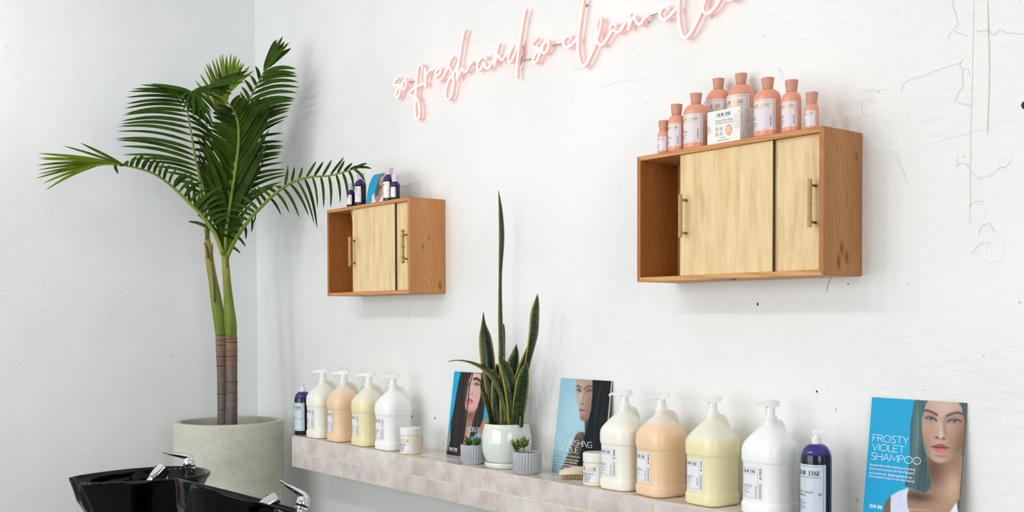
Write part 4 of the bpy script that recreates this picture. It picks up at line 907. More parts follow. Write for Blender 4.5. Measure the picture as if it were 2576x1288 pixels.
def photo_grid(name, img, place, parent):
    c = np.clip(img / 255, 0, 1); c = np.where(c <= .04045, c / 12.92, ((c + .055) / 1.055) ** 2.4).reshape(-1, 3)
    me = bpy.data.meshes.new(name); vs = [place(u, v) for v in np.linspace(0, 1, NV) for u in np.linspace(0, 1, NU)]
    fs = [(j * NU + i, (j + 1) * NU + i, (j + 1) * NU + i + 1, j * NU + i + 1) for j in range(NV - 1) for i in range(NU - 1)]
    me.from_pydata(vs, [], fs); at = me.color_attributes.new('Print', 'FLOAT_COLOR', 'POINT')
    at.data.foreach_set('color', np.concatenate([c, np.ones((len(c), 1))], 1).ravel().astype(np.float32)); me.materials.append(M['photo'])
    return link(name, me, parent)
CW, CH = .2805, math.hypot(1.1965 - .842, .047)
CTILT = -math.atan2(.047, 1.1965 - .842)
def card(X0, img, label, thick=.004):
    t = thing('poster_card', label, 'poster', (X0, -.051, SH_Z + .0003), 0, 'portrait cards leaning on the wall')
    t.rotation_euler = (CTILT, 0, 0)
    MB().box(0, CW, .0002, thick, 0, CH).build('board', M['card_back'], t)
    g = photo_grid('portrait_print', img, lambda u, v: (u * CW, 0.0, CH * (1 - v)), t)
    return t
cm = lambda s, v: (s * CW, -.0004, CH * (1 - v))
def card_text(t, p, name='lettering', mat=None): return p.build(name, mat or M['white_ink'], t, lambda x, y: (x, -.0004, y))
def para(p, lines, x, y, h, lead, wref):
    for i, (s, w, b) in enumerate(lines): p.text(s, x, y - i * lead, h, w, bold=b)
I_FRO, I_NOU, I_HYD = paint_fro(), paint_nou(), paint_hyd()
c1 = card(3.959, I_FRO, 'bright blue poster card of a teal haired woman in a white top')
V = lambda v: CH * (1 - v); U = lambda u: CW * u
p = Print()
for s, (b, tp), e in (('FROSTY', FRO['t1'], FRO['te'][0]), ('VIOLET', FRO['t2'], FRO['te'][1]), ('SHAMPOO', FRO['t3'], FRO['te'][2])):
    h = (b[1] - tp[1]) * CH; n = sum(STROKE[c][0] for c in s); tr = .15; ws = ((e[0] - b[0]) * CW / h - tr * (len(s) - 1)) / n
    p.stroke_text(s, U(b[0]), V(b[1]), h, .0016, tr, ws)
card_text(c1, p, 'title_print')
p = Print(); B = FRO['body']; x0 = B[0][0]
wd = (B[4][0] - B[0][0]) * CW
for i, (s, k) in enumerate((('Neutralize brass while refreshing and cleansing', 1.0), ('blonde tones to prevent color fade of lightened,', 1.0), (None, 1), ('restore essential moisture to hair when cleansed.', 1.02))):
    y = V(B[i][1] + .008); x = U(B[i][0])
    if s: p.text(s, x, y, .0075, wd * k)
    else: p.text('grey and silver hair.', x, y, .0075, wd * .405); p.text('Organic coconut oil', x + wd * .43, y, .0075, wd * .41, bold=True); p.text('helps', x + wd * .86, y, .0075, wd * .1)
card_text(c1, p, 'text_print')
p = Print(); brand(p, .02, .047, .042, .0085); card_text(c1, p, 'brand_print')
c2 = card(2.6237, I_NOU, 'pale blue poster card of a black haired woman behind the jar and brush')
p = Print()
for s, (b, tp), e in (('NOURISHING', NOU['t1'], NOU['te'][0]), ('MASQUE', NOU['t2'], NOU['te'][1])):
    h = (b[1] - tp[1]) * CH; n = sum(STROKE[c][0] for c in s); tr = .15; ws = ((e[0] - b[0]) * CW / h - tr * (len(s) - 1)) / n
    p.stroke_text(s, U(b[0]), V(b[1]), h, .0017, tr, ws)
card_text(c2, p, 'title_print')
p = Print(); B = NOU['body_t']
wd = (B[6][0] - B[0][0]) * CW
for i, (s, k, bo) in enumerate((('Intensive hydrating treatment packed full of oils,', 1.0, 0), ('extracts and vitamins transforms dull and lifeless', .98, 0), ('hair to shiny and weightless.', .58, 0), ('acids, hemp and coffee seed oils, aloe vera and', .95, 1), ('nut extracts work together to soothe and hydrate', .99, 0), ('the scalp while promoting healthy hair.', .8, 0))):
    p.text(s, U(B[i][0]), V(B[i][1] + .008), .0072, wd * k, bold=bool(bo))
    if i == 2: p.text('Keratin amino', U(B[i][0]) + wd * .61, V(B[i][1] + .008), .0072, wd * .3, bold=True)
card_text(c2, p, 'text_print')
c3 = card(1.9296, I_HYD, 'blue poster card of a long haired woman behind the snake plant')
p = Print(); (b, tp) = HYD['t1']; h = (b[1] - tp[1]) * CH; p.stroke_text('HYDRATE', U(b[0]), V(b[1]), h, .0017, .15, .72); (b, tp) = HYD['t2']; p.stroke_text('DUO', U(b[0]), V(b[1]), h, .0017, .15, .72); card_text(c3, p, 'title_print')
p = Print(); e = HYD['ce']; brand(p, U(e[0][0]), V(e[0][1]), U(e[2][0] - e[0][0]), .0098); p.dashes(U(e[0][0]), V(e[0][1] + .016), U(e[2][0] - e[0][0]), .0012, 4); card_text(c3, p, 'brand_print')

# curled leaflet on the cabinet by the palm
lx0, lx1 = on_y(921, 512, -.165).x, on_y(962, 503, -.165).x
NU, NV = 60, 76; I_L = I_FRO[::2, ::2][:76, :60] if I_FRO.shape[0] // 2 >= 76 else I_FRO
sel_v = np.linspace(0, I_FRO.shape[0] - 1, NV).astype(int); sel_u = np.linspace(0, I_FRO.shape[1] - 1, NU).astype(int); I_L = I_FRO[sel_v][:, sel_u]
lf = thing('curled_leaflet', 'curled blue leaflet with a portrait between the violet bottles', 'leaflet', (lx0, -.165, 1.9446))
LHT, LWD = .15, lx1 - lx0
def lf_place(u, v):
    s = (1 - v); a = .15 + 1.25 * s ** 1.6; n = 10; y = z = 0.0
    for i in range(n): q = s * (i + .5) / n; th = .10 + .62 * q ** 2; y += math.sin(th) * s / n; z += math.cos(th) * s / n
    return (u * LWD, y * LHT, z * LHT)
photo_grid('leaflet_print', I_L, lf_place, lf)
g = MB(); n = 12; g.loft([[(0, lf_place(0, 1 - i / n)[1] + .0006, lf_place(0, 1 - i / n)[2]), (LWD, lf_place(1, 1 - i / n)[1] + .0006, lf_place(1, 1 - i / n)[2])] for i in range(n + 1)], False); g.build('paper', M['card_w'], lf)

# ------------------------------------------------------------------ leaves
def uv_mesh(name, vs, fs, uvs, mat, parent, smooth=True):
    me = bpy.data.meshes.new(name); me.from_pydata(vs, [], fs); l = me.uv_layers.new(name='UVMap')
    idx = np.empty(len(me.loops), int); me.loops.foreach_get('vertex_index', idx)
    l.data.foreach_set('uv', np.array(uvs, np.float32)[idx].ravel())
    if smooth: me.polygons.foreach_set('use_smooth', [True] * len(me.polygons))
    me.materials.append(mat); return link(name, me, parent)
def blade(name, path, widths, across, mat, parent, thick=.0015, cup=.25, origin=Vector((0, 0, 0)), twist=None):
    """a fleshy blade: two skins meeting at the edges; across(i, tangent) gives the width direction"""
    n = len(path); vs = []; uvs = []; K = (-1, -.5, 0, .5, 1)
    for i in range(n):
        p = Vector(path[i]); t = (Vector(path[min(i + 1, n - 1)]) - Vector(path[max(i - 1, 0)])).normalized()
        a = across(i / (n - 1), t); a = (a - t * a.dot(t)).normalized(); nn = t.cross(a).normalized(); w = widths[i] / 2
        for k in K: vs.append(tuple(p + a * (w * k) + nn * (cup * w * k * k) - origin)); uvs.append(((k + 1) / 2, i / (n - 1)))
        for k in K[1:4]: vs.append(tuple(p + a * (w * k) + nn * (cup * w * k * k - thick) - origin)); uvs.append(((k + 1) / 2, i / (n - 1)))
    fs = []
    for i in range(n - 1):
        A, B = i * 8, (i + 1) * 8
        for k in range(4): fs.append((A + k, A + k + 1, B + k + 1, B + k))
        back = [0, 5, 6, 7, 4]
        for x, y in zip(back[:-1], back[1:]): fs.append((A + y, A + x, B + x, B + y))
    return uv_mesh(name, vs, fs, uvs, mat, parent)

# ------------------------------------------------------------------ snake plant in its glazed pot
SPX, SPY = on_y(1275, 1120, -.103).x, -.103
sp = thing('snake_plant', 'tall snake plant with yellow edged leaves in a glossy white pot and saucer', 'plant', (SPX, SPY, SH_Z))
MB().lathe([(.055, .012), (.07, .012), (.085, .03), (.096, .06), (.0995, .09), (.098, .125), (.0915, .158), (.0875, .171), (.085, .1735), (.082, .171), (.088, .15), (.09, .12), (.05, .1)], 48).build('pot', M['ceramic'], sp, True)
MB().lathe([(.06, 0), (.078, .001), (.086, .007), (.089, .022), (.0875, .0235), (.085, .021), (.08, .010), (.03, .009)], 48).build('saucer', M['ceramic'], sp, True)
MB().lathe([(.0862, .148), (.05, .15), (.0001, .152)], 32).build('soil', M['soil'], sp, True)
LV = [  # pixel path of each blade (base to tip), widths in pixels, depth Y, turn of the blade
    ([(1268, 1075), (1264, 950), (1260, 820), (1259, 700), (1263, 600), (1260, 530), (1254, 480)], [11, 12, 11, 8, 13, 9, 1], -.10, .3),
    ([(1244, 1075), (1237, 990), (1229, 910), (1222, 850), (1217, 815), (1216, 785)], [14, 22, 31, 27, 10, 1], -.125, .1),
    ([(1284, 1075), (1272, 1020), (1260, 980), (1245, 948), (1222, 926), (1185, 910), (1150, 906), (1127, 910)], [14, 16, 17, 19, 17, 13, 8, 1], -.16, -.2),
    ([(1294, 1075), (1291, 1010), (1284, 960), (1272, 922), (1262, 903), (1258, 892)], [22, 27, 29, 25, 14, 1], -.15, .25),
    ([(1266, 1075), (1265, 960), (1264, 880), (1266, 840), (1267, 814)], [14, 16, 17, 12, 2], -.075, .4),
    ([(1278, 1075), (1284, 980), (1290, 920), (1296, 890), (1299, 866)], [20, 25, 25, 15, 1], -.085, -.2),
    ([(1312, 1075), (1318, 1000), (1326, 930), (1337, 880), (1345, 840), (1348, 790), (1351, 760), (1352, 740)], [9, 11, 14, 19, 24, 22, 12, 1], -.115, .5),
    ([(1300, 1075), (1306, 1020), (1314, 965), (1320, 930), (1324, 908)], [18, 27, 25, 15, 1], -.14, -.35),
    ([(1294, 1075), (1302, 980), (1314, 930), (1324, 895), (1330, 864)], [18, 22, 20, 13, 1], -.07, .2),
    ([(1238, 1075), (1232, 1035), (1222, 1000), (1213, 980), (1208, 962)], [10, 12, 12, 8, 1], -.175, .2),
    ([(1254, 1075), (1252, 1010), (1252, 950), (1250, 915)], [22, 26, 22, 2], -.105, .1),
]
for px, wd, Y, tw in LV:
    P3 = []
    for i, (x, y) in enumerate(px):
        u = i / (len(px) - 1); Yc = SPY + (Y - SPY) * min(1, .35 + u); P3.append(tuple(on_y(x, y, Yc)))
    sc = 1.28 / 652; n = 22; pth = spline(P3, n); ws = [max(float(s[0]), .4) * sc for s in spline([(w, 0, 0) for w in wd], n)]
    blade('leaf', pth, ws, lambda s, t, tw=tw: (RT + FW * (tw + .25 * math.sin(3 * s))).normalized(), M['snake'], sp, .002, .3, Vector((SPX, SPY, SH_Z)))

# ------------------------------------------------------------------ succulents in ribbed pots
def ribbed(label, px, py, Y, R, H, stems, seed):
    x = on_y(px, py, Y).x; t = thing('succulent_pot', label, 'plant', (x, Y, SH_Z), 0, 'ribbed succulent pots by the snake plant')
    n = 168; ring = lambda r, z, a: [((r + a * (.5 + .5 * math.cos(28 * 2 * math.pi * i / n * 1.0)) ** .6) * math.cos(2 * math.pi * i / n), (r + a * (.5 + .5 * math.cos(28 * 2 * math.pi * i / n)) ** .6) * math.sin(2 * math.pi * i / n), z) for i in range(n)]
    MB().loft([ring(R * .8, 0, 0), ring(R * .86, .004, 0), ring(R * .9, .008, 0), ring(R * .90, .011, .0055), ring(R * .90, H - .005, .0055), ring(R * .92, H - .001, .003), ring(R * .93, H, 0), ring(R * .88, H - .001, 0), ring(R * .86, H - .02, 0)], True, True, False).build('pot', M['ribpot'], t, True)
    s = MB(); rr = random.Random(seed); pr = [(R * .88, H - .011), (R * .5, H - .009), (.0001, H - .008)]; s.lathe(pr, 24)
    for k in range(34):
        a, q = rr.uniform(0, 6.28), R * .8 * math.sqrt(rr.random()); b = rr.uniform(.0018, .004); s.lathe([(b * .6, 0), (b, b * .5), (b * .5, b), (.0001, b * 1.1)], 5, (q * math.cos(a), q * math.sin(a), H - .0105))
    s.build('soil', M['soil'], t, True)
    for sx, sy, h, lean, nl, L in stems:
        top = Vector((sx + lean[0], sy + lean[1], H - .01 + h)); MB().tube(spline([(sx, sy, H - .01), (sx + lean[0] * .3, sy + lean[1] * .3, H - .01 + h * .5), tuple(top)], 6), .0026, 6).build('stem', M['rachis'], t, True)
        ax = (top - Vector((sx, sy, H - .01))).normalized()
        for k in range(nl):
            a = k * 2.4 + seed; el = .35 + .75 * (k / nl); d = Vector((math.cos(a) * math.cos(el), math.sin(a) * math.cos(el), math.sin(el) * .9)) + ax * .25; d.normalize()
            b0 = top - ax * (.012 * (1 - k / nl)); l = L * rr.uniform(.8, 1.1); rings = []
            side = d.cross(Vector((0, 0, 1))).normalized(); nn = side.cross(d)
            vs = []; uvs = []; fs = []; m = 8; prof = [(0, .25), (.2, .55), (.45, .95), (.65, 1), (.82, .72), (.94, .32), (1, .04)]
            for i, (u, w) in enumerate(prof):
                c = b0 + d * (l * u) + nn * (l * .14 * u * u)
                for j in range(m): q = 2 * math.pi * j / m; vs.append(tuple(c + side * (l * .20 * w * math.cos(q)) + nn * (l * .11 * w * math.sin(q)))); uvs.append((j / m, u))
            for i in range(len(prof) - 1):
                for j in range(m): fs.append((i * m + j, i * m + (j + 1) % m, (i + 1) * m + (j + 1) % m, (i + 1) * m + j))
            uv_mesh('leaf', vs, fs, uvs, M['succ'], t)
ribbed('grey ribbed pot with a low green succulent, left of the snake plant', 1190, 1130, -.147, .050, .078, [(-.012, -.01, .012, (-.004, -.002), 9, .034), (.022, -.005, .018, (.006, 0), 10, .032), (.0, .02, .012, (0, .004), 8, .03)], 3)
ribbed('grey ribbed pot with a sprawling succulent and bare soil, right of the snake plant', 1326, 1140, -.152, .0545, .082, [(-.032, -.012, .03, (-.012, -.006), 7, .036), (-.004, -.012, .036, (.004, -.004), 13, .034), (-.016, -.026, .022, (-.01, -.006), 5, .032)], 5)

# ------------------------------------------------------------------ neon sign
neon = thing('neon_sign', 'pink neon script sign reading so fresh and so clean clean', 'sign', tuple(on_y(1400, 120, -.012)))
NO = Vector(neon.location)
A4 = lambda pts: [(960 + x / 4.025, y / 4.025) for x, y in pts]
A5 = lambda pts: [(1380 + x / 4.954, y / 4.954) for x, y in pts]
NEON = [A4(q) for q in (
    [(166, 786), (140, 808), (120, 845), (132, 862), (158, 858), (178, 872), (186, 900), (176, 955), (156, 992), (138, 978), (142, 930), (165, 885), (196, 850)],
    [(240, 795), (218, 825), (206, 870), (212, 904), (232, 900), (247, 860), (246, 815), (236, 795)],
    [(412, 688), (396, 656), (376, 660), (362, 705), (354, 790), (346, 890), (340, 990), (334, 1100), (338, 1175), (356, 1205), (376, 1185), (380, 1110), (370, 1040), (348, 992), (308, 968), (280, 942), (310, 905), (360, 870), (425, 845)],
    [(440, 690), (440, 780), (440, 882)], [(440, 800), (456, 745), (488, 712), (532, 695)],
    [(545, 775), (580, 750), (598, 716), (584, 692), (556, 708), (541, 760), (552, 806), (580, 815), (612, 790), (642, 735), (676, 668), (690, 610), (718, 575)],
    [(690, 610), (676, 650), (692, 700), (716, 745), (726, 820), (718, 900), (702, 970), (672, 1006), (646, 985), (646, 915), (668, 835), (702, 775), (742, 715), (764, 660)],
    [(845, 298), (824, 345), (802, 470), (782, 600), (766, 720), (758, 812)], [(758, 812), (784, 752), (808, 694), (824, 700), (832, 730), (858, 714), (886, 660), (918, 624)],
    [(1062, 592), (1030, 574), (992, 600), (965, 655), (970, 706), (1000, 700), (1036, 645), (1042, 640), (1048, 682), (1080, 688), (1112, 640), (1150, 575), (1168, 500), (1186, 440)],
    [(1162, 520), (1148, 590), (1140, 664)], [(1142, 640), (1160, 585), (1180, 560), (1194, 596), (1220, 606), (1246, 565), (1285, 515), (1330, 466)],
    [(1326, 470), (1294, 535), (1276, 600), (1292, 630), (1322, 598), (1352, 520), (1385, 412)], [(1455, 85), (1430, 200), (1404, 360), (1382, 520), (1367, 670), (1361, 792)],
    [(1574, 384), (1534, 425), (1515, 458), (1542, 474), (1580, 488), (1600, 525), (1582, 590), (1550, 636), (1530, 612), (1548, 555), (1592, 500), (1622, 468)],
    [(1668, 412), (1636, 448), (1620, 508), (1640, 540), (1670, 512), (1690, 455), (1676, 412)])] + [A5(q) for q in (
    [(278, 488), (266, 456), (232, 450), (196, 480), (180, 530), (195, 576), (236, 586), (292, 550), (342, 490), (368, 440)],
    [(438, -130), (422, 40), (392, 250), (366, 450), (360, 600), (374, 720), (400, 800), (430, 824), (470, 790), (520, 690), (570, 580), (612, 440), (642, 330), (650, 252), (630, 226), (606, 250), (595, 330), (590, 430), (602, 512), (632, 556), (672, 548), (722, 488), (764, 415), (800, 372), (822, 386), (850, 406), (892, 380), (942, 300), (984, 222)],
    [(838, 318), (816, 300), (784, 308), (752, 352)], [(1005, 168), (1000, 260), (990, 374)], [(998, 335), (1030, 242), (1060, 215), (1082, 262), (1112, 306), (1152, 288), (1192, 222), (1238, 194)],
    [(1498, 116), (1470, 88), (1430, 92), (1392, 130), (1380, 190), (1410, 236), (1462, 235), (1524, 178), (1596, 95)],
    [(1640, -150), (1616, 40), (1614, 200), (1630, 330), (1656, 430), (1698, 470), (1750, 430), (1822, 308), (1882, 175), (1930, 40), (1950, -60), (1925, -110), (1902, -40), (1902, 70), (1930, 148), (1980, 166), (2042, 118), (2105, 35), (2150, -40), (2200, -20), (2262, -4), (2330, -50), (2390, -160)])]
YN = -.034
def smooth_path(px):
    L = sum(math.hypot(b[0] - a[0], b[1] - a[1]) for a, b in zip(px[:-1], px[1:])); n = max(8, int(L / 5)); return spline([(x, y, 0) for x, y in px], n)
for q in NEON:
    pts = [on_y(float(a[0]), float(a[1]), YN) - NO for a in smooth_path(q)]
    MB().tube(pts, .0044, 10, True, 1.0, (0, -1, 0)).build('neon_tube', M['neon'], neon, True)
    # silicone jacket running from the tube back towards the wall
    rings = []
    for i, p in enumerate(pts):
        t = (pts[min(i + 1, len(pts) - 1)] - pts[max(i - 1, 0)]).normalized(); n = Vector((0, -1, 0)).cross(t).normalized()
        w = .0047; rings.append([p + n * w + Vector((0, .0015, 0)), p + n * w + Vector((0, .015, 0)), p - n * w + Vector((0, .015, 0)), p - n * w + Vector((0, .0015, 0))])
    MB().loft(rings, True, True, True).build('tube_jacket', M['neon_side'], neon)
for x, y in A4([(850, 384), (406, 1134)]) + A5([(478, 70), (735, 572), (2030, 216), (1245, 270)]):
    c = on_y(x, y, 0); m = MB(); m.tube([(c.x - NO.x, -.0002 - NO.y, c.z - NO.z), (c.x - NO.x, -.016 - NO.y, c.z - NO.z)], .0045, 10); m.build('standoff', M['steel'] if y < 30 or x < 1300 else M['label'], neon, True)
for w in (A4([(262, 838), (300, 832), (340, 820)]), A4([(920, 624), (940, 655), (960, 668)]), A4([(1418, 455), (1440, 500), (1436, 560), (1400, 615), (1460, 605), (1515, 596)]), A4([(1436, 560), (1405, 660), (1380, 720)]), A4([(1690, 485), (1730, 465), (1771, 452)]) + A5([(100, 560), (175, 545)]), A5([(1238, 205), (1290, 190), (1370, 165)])):
    MB().tube([on_y(float(a[0]), float(a[1]), -.014) - NO for a in spline([(x, y, 0) for x, y in w], 14)], .0019, 6).build('wire', M['wire'], neon, True)

# ------------------------------------------------------------------ palm in its concrete planter
PX, PY, PRIM = .50, -.40, .905
PD = (Vector((PX, PY, 1.3)) - CAM).dot(FW)
palm = thing('potted_palm', 'tall twin stemmed palm in a speckled grey concrete planter in the corner', 'plant', (PX, PY, 0))
PO = Vector((PX, PY, 0))
R0 = .277
MB().lathe([(.17, 0), (.2, .01), (.235, .06), (.262, .16), (.272, .3), (.275, .5), (R0, .8), (R0, PRIM - .012), (R0 - .004, PRIM - .002), (R0 - .010, PRIM), (R0 - .030, PRIM), (R0 - .036, PRIM - .004), (R0 - .038, PRIM - .05), (R0 - .038, PRIM - .09)], 72).build('planter', M['concrete'], palm, auto=.6)
MB().lathe([(R0 - .037, PRIM - .045), (.12, PRIM - .04), (.0001, PRIM - .035)], 40).build('soil', M['soil'], palm, True)
def pt(x, y, t=0.0): return at_depth(x, y, PD + t) - PO
SC = PD / FPX
# stems: path in pixels, half widths in pixels
def stem(path, ws, t, mat, name, n, ripple=None):
    c = spline([tuple(pt(x, y, t)) for x, y in path], n); r = [float(q[0]) * SC for q in spline([(w, 0, 0) for w in ws], n)]
    if ripple:
        for i in range(n): r[i] *= 1 + ripple * ((i % 7) == 0) - ripple * .5 * ((i % 7) == 1)
    return MB().tube(c, r, 18).build(name, mat, palm, True)
stem([(562, 1085), (560, 1000), (559, 930), (557, 880), (556, 846)], [14, 13, 13, 13.5, 13.5], .02, M['trunk'], 'trunk', 58, .05)
stem([(581, 1085), (583, 1000), (583, 930), (583, 880), (582, 848)], [15.5, 14, 13.5, 14, 13.5], -.04, M['trunk'], 'trunk', 58, .05)
stem([(556, 846), (553, 810), (545, 760), (535, 700), (528, 660), (524, 620), (521, 600)], [13, 15, 14, 11, 10.5, 9, 7], .02, M['shaft'], 'crownshaft', 26)
stem([(582, 848), (580, 815), (576, 770), (571, 710), (567, 660), (565, 640)], [13.5, 15, 12.5, 10, 9, 8], -.04, M['shaft'], 'crownshaft', 26)
for pts, w, t in (([(524, 650), (519, 622), (513, 612)], 5, .0), ([(530, 655), (534, 630), (535, 612)], 4, .0), ([(540, 760), (537, 700), (533, 665)], 5, -.005), ([(571, 672), (574, 655), (575, 642)], 5, -.06), ([(518, 600), (516, 580), (513, 575)], 3, .0)):
    MB().tube(spline([tuple(pt(x, y, t)) for x, y in pts], 8), [w * SC * (1 - .09 * i) for i in range(8)], 8, True, .5).build('husk', M['husk'], palm, True)

for ys, xs, w, t in (((848, 852, 860, 872, 882, 896, 914, 960, 985, 1016, 1045), (582, 582, 583, 583, 583, 583, 583, 583, 583, 583, 582), 14.6, -.04), ((850, 856, 868, 880, 896, 920, 955, 990, 1030), (556, 556, 557, 557, 558, 558, 559, 560, 561), 14.0, .02)):
    for k, (y, x) in enumerate(zip(ys, xs)):
        c = pt(x, y, t); r = w * SC
        MB().lathe([(r * .9, -.004), (r * 1.0, -.0015), (r * 1.03, 0), (r * .95, .002)], 18, tuple(c)).build('trunk_ring', M['ring_tan'] if k % 3 == 0 else M['ring_brown'], palm, True)
lrnd = random.Random(11); leaf_n = [0]; extra = MB(); 
def frond(rach, r0, groups, mat='palm'):
    """rach: (px, py, depth offset) along the stalk; groups: (s0, s1, tips, count, width px, sag, mat)"""
    n = 40; c = [Vector(tuple(pt(float(q[0]), float(q[1]), float(q[2])))) for q in spline(rach, n)]
    st = MB().tube(c, [r0 * SC * (1 - .82 * i / (n - 1)) for i in range(n)], 7).build('frond', M['rachis'], palm, True)
    for s0, s1, tips, cnt, wpx, sag, mt in groups:
        for k in range(cnt):
            u = k / max(1, cnt - 1); s = s0 + (s1 - s0) * u; i = s * (n - 1); a = int(min(i, n - 2)); base = c[a].lerp(c[a + 1], i - a)
            tp = lerp_path(tips, u); tx, ty, tt = tp; jt = 11 if wpx < 7 else 4; tip = Vector(tuple(pt(tx + lrnd.uniform(-jt, jt), ty + lrnd.uniform(-jt, jt), tt + lrnd.uniform(-.03, .03))))
            d = tip - base; L = d.length; m = 9; vs = []; uvs = []; fs = []
            tang = (c[a + 1] - c[a]).normalized(); w = wpx * SC * lrnd.uniform(.85, 1.12); roll = lrnd.uniform(-.35, .35)
            up0 = Vector((0, 0, 1))
            for j in range(m):
                v = j / (m - 1); p = base + d * v + up0 * (.6 * sag * L * (math.sin(math.pi * v ** .8))) + tang * (.05 * L * math.sin(math.pi * v))
                t = d.normalized() + up0 * (sag * math.pi * math.cos(math.pi * v))
                ac = t.cross(FW * (1 - abs(roll)) + UP * roll * .9).normalized(); nn = ac.cross(t).normalized()
                ww = w * min(1, .35 + v * 4) * (1 - v ** 3.2) ** .8 / 2
                if p.x + PX < .012: p.x = .012 - PX
                if p.y + PY > -.012: p.y = -.012 - PY
                for q in (-1, 0, 1): vs.append(tuple(p + ac * (ww * q) + nn * (.22 * ww * abs(q)))); uvs.append(((q + 1) / 2, v))
            for j in range(m - 1):
                for q in (0, 1): fs.append((j * 3 + q, j * 3 + q + 1, j * 3 + q + 4, j * 3 + q + 3))
            leaf_n[0] += 1
            if leaf_n[0] <= 290: uv_mesh('leaflet', vs, fs, uvs, M[mt], st)
            else: extra.add(vs, fs)
    return st
# left fan, long level leaflets, tip curling over
frond([(524, 610, .02), (520, 560, .02), (508, 487, 0), (500, 436, -.02), (489, 384, -.04), (478, 316, -.06), (470, 265, -.09), (474, 236, -.14), (490, 226, -.2)], 5, [
    (.42, .93, [(306, 389, -.1), (294, 356, -.12), (292, 340, -.12), (297, 318, -.12), (305, 300, -.12), (314, 285, -.12), (316, 271, -.13), (318, 239, -.14), (333, 222, -.16), (372, 208, -.18)], 17, 9, .025, 'palm'),
    (.45, .92, [(548, 440, .1), (552, 390, .1), (545, 350, .08), (538, 320, .05), (532, 298, 0), (530, 280, -.05)], 15, 9, .03, 'palm'),
    (.9, 1, [(442, 252, -.3), (452, 270, -.3), (464, 284, -.3), (488, 300, -.3), (513, 318, -.3), (535, 330, -.32), (560, 290, -.32), (580, 240, -.3), (585, 228, -.3)], 12, 8.5, .07, 'palm'),
    (.25, .42, [(455, 470, .0), (420, 440, -.05), (380, 412, -.08), (330, 400, -.1)], 6, 9, .03, 'palm')])
# frond bending forward over the middle
frond([(566, 640, -.04), (572, 560, -.08), (590, 440, -.12), (600, 360, -.16), (596, 300, -.2), (570, 255, -.25), (530, 232, -.3), (495, 226, -.33)], 5, [
    (.12, .62, [(515, 380, -.2), (514, 350, -.25), (518, 330, -.28), (530, 300, -.3), (545, 262, -.32)], 15, 13, .02, 'palm'),
    (.08, .66, [(664, 400, -.1), (676, 330, -.12), (680, 286, -.14), (660, 262, -.16), (632, 250, -.2), (608, 236, -.25)], 17, 14, .03, 'palm'),
    (.78, 1, [(583, 205, -.3), (610, 192, -.32), (625, 182, -.34), (634, 196, -.36), (585, 236, -.36)], 7, 13, .07, 'palm'),
    (.04, .2, [(520, 500, -.1), (514, 450, -.14), (512, 410, -.18)], 7, 11, .03, 'palm')])
# dark fan standing at the back
frond([(521, 600, .04), (545, 480, .08), (560, 360, .08), (568, 280, .06), (572, 235, .04)], 4, [
    (.62, 1, [(492, 198, .02), (506, 176, .02), (515, 164, .02), (525, 154, .02), (534, 146, .02), (546, 139, .02), (558, 137, .02), (571, 133, .02), (583, 137, .02), (593, 141, .02), (604, 147, .02), (614, 156, .02), (625, 166, .02), (636, 178, .02)], 18, 9.5, .02, 'palm_lime'),
    (.08, .45, [(640, 330, .06), (660, 300, .04), (672, 262, .02), (668, 230, .02)], 11, 12, .03, 'palm'),
    (.1, .45, [(500, 420, .06), (496, 360, .06), (505, 310, .06)], 9, 10, .03, 'palm')])
# right frond with the raised tip
frond([(566, 640, -.03), (577, 487, -.02), (592, 410, 0), (606, 337, 0), (628, 252, -.01), (658, 192, -.03), (668, 172, -.04)], 5, [
    (.93, 1, [(690, 100, -.06), (699, 94, -.06), (713, 84, -.06), (710, 104, -.06), (724, 100, -.07), (733, 120, -.07)], 7, 13, .02, 'palm'),
    (.38, .86, [(722, 300, -.1), (728, 276, -.1), (736, 262, -.1), (742, 246, -.1), (756, 218, -.1), (752, 196, -.1), (749, 176, -.1)], 13, 12, .09, 'palm'),
    (.4, .8, [(560, 320, 0), (580, 270, 0), (596, 235, 0), (614, 205, 0), (640, 170, 0)], 10, 9, .04, 'palm'),
    (.08, .42, [(700, 466, -.1), (722, 440, -.1), (722, 427, -.1), (705, 392, -.08), (716, 378, -.08), (718, 366, -.08), (712, 338, -.06)], 13, 10.5, .05, 'palm')])
# left arching stalk
frond([(561, 640, -.06), (540, 587, -.08), (506, 540, -.12), (487, 521, -.14), (436, 472, -.2), (389, 438, -.26), (333, 420, -.34), (282, 414, -.42), (240, 416, -.48)], 6, [
    (.8, 1, [(197, 366, -.55), (142, 377, -.55), (108, 383, -.55), (92, 402, -.55), (93, 412, -.55), (84, 426, -.55), (83, 442, -.55), (100, 460, -.55), (116, 464, -.55), (124, 477, -.55)], 17, 6.5, .05, 'palm_lime'),
    (.5, .86, [(466, 432, -.3), (442, 419, -.3), (420, 410, -.3), (403, 406, -.32), (388, 397, -.34), (366, 384, -.36), (340, 394, -.38), (318, 410, -.4), (298, 438, -.42)], 12, 9.5, .1, 'palm'),
    (.16, .5, [(590, 545, -.2), (579, 524, -.2), (556, 500, -.2), (570, 468, -.2), (538, 478, -.2), (510, 454, -.22), (488, 438, -.24)], 12, 9, .06, 'palm'),
    (.14, .4, [(470, 560, .0), (520, 530, .02), (500, 470, .02), (470, 450, 0)], 6, 8, .05, 'palm')])
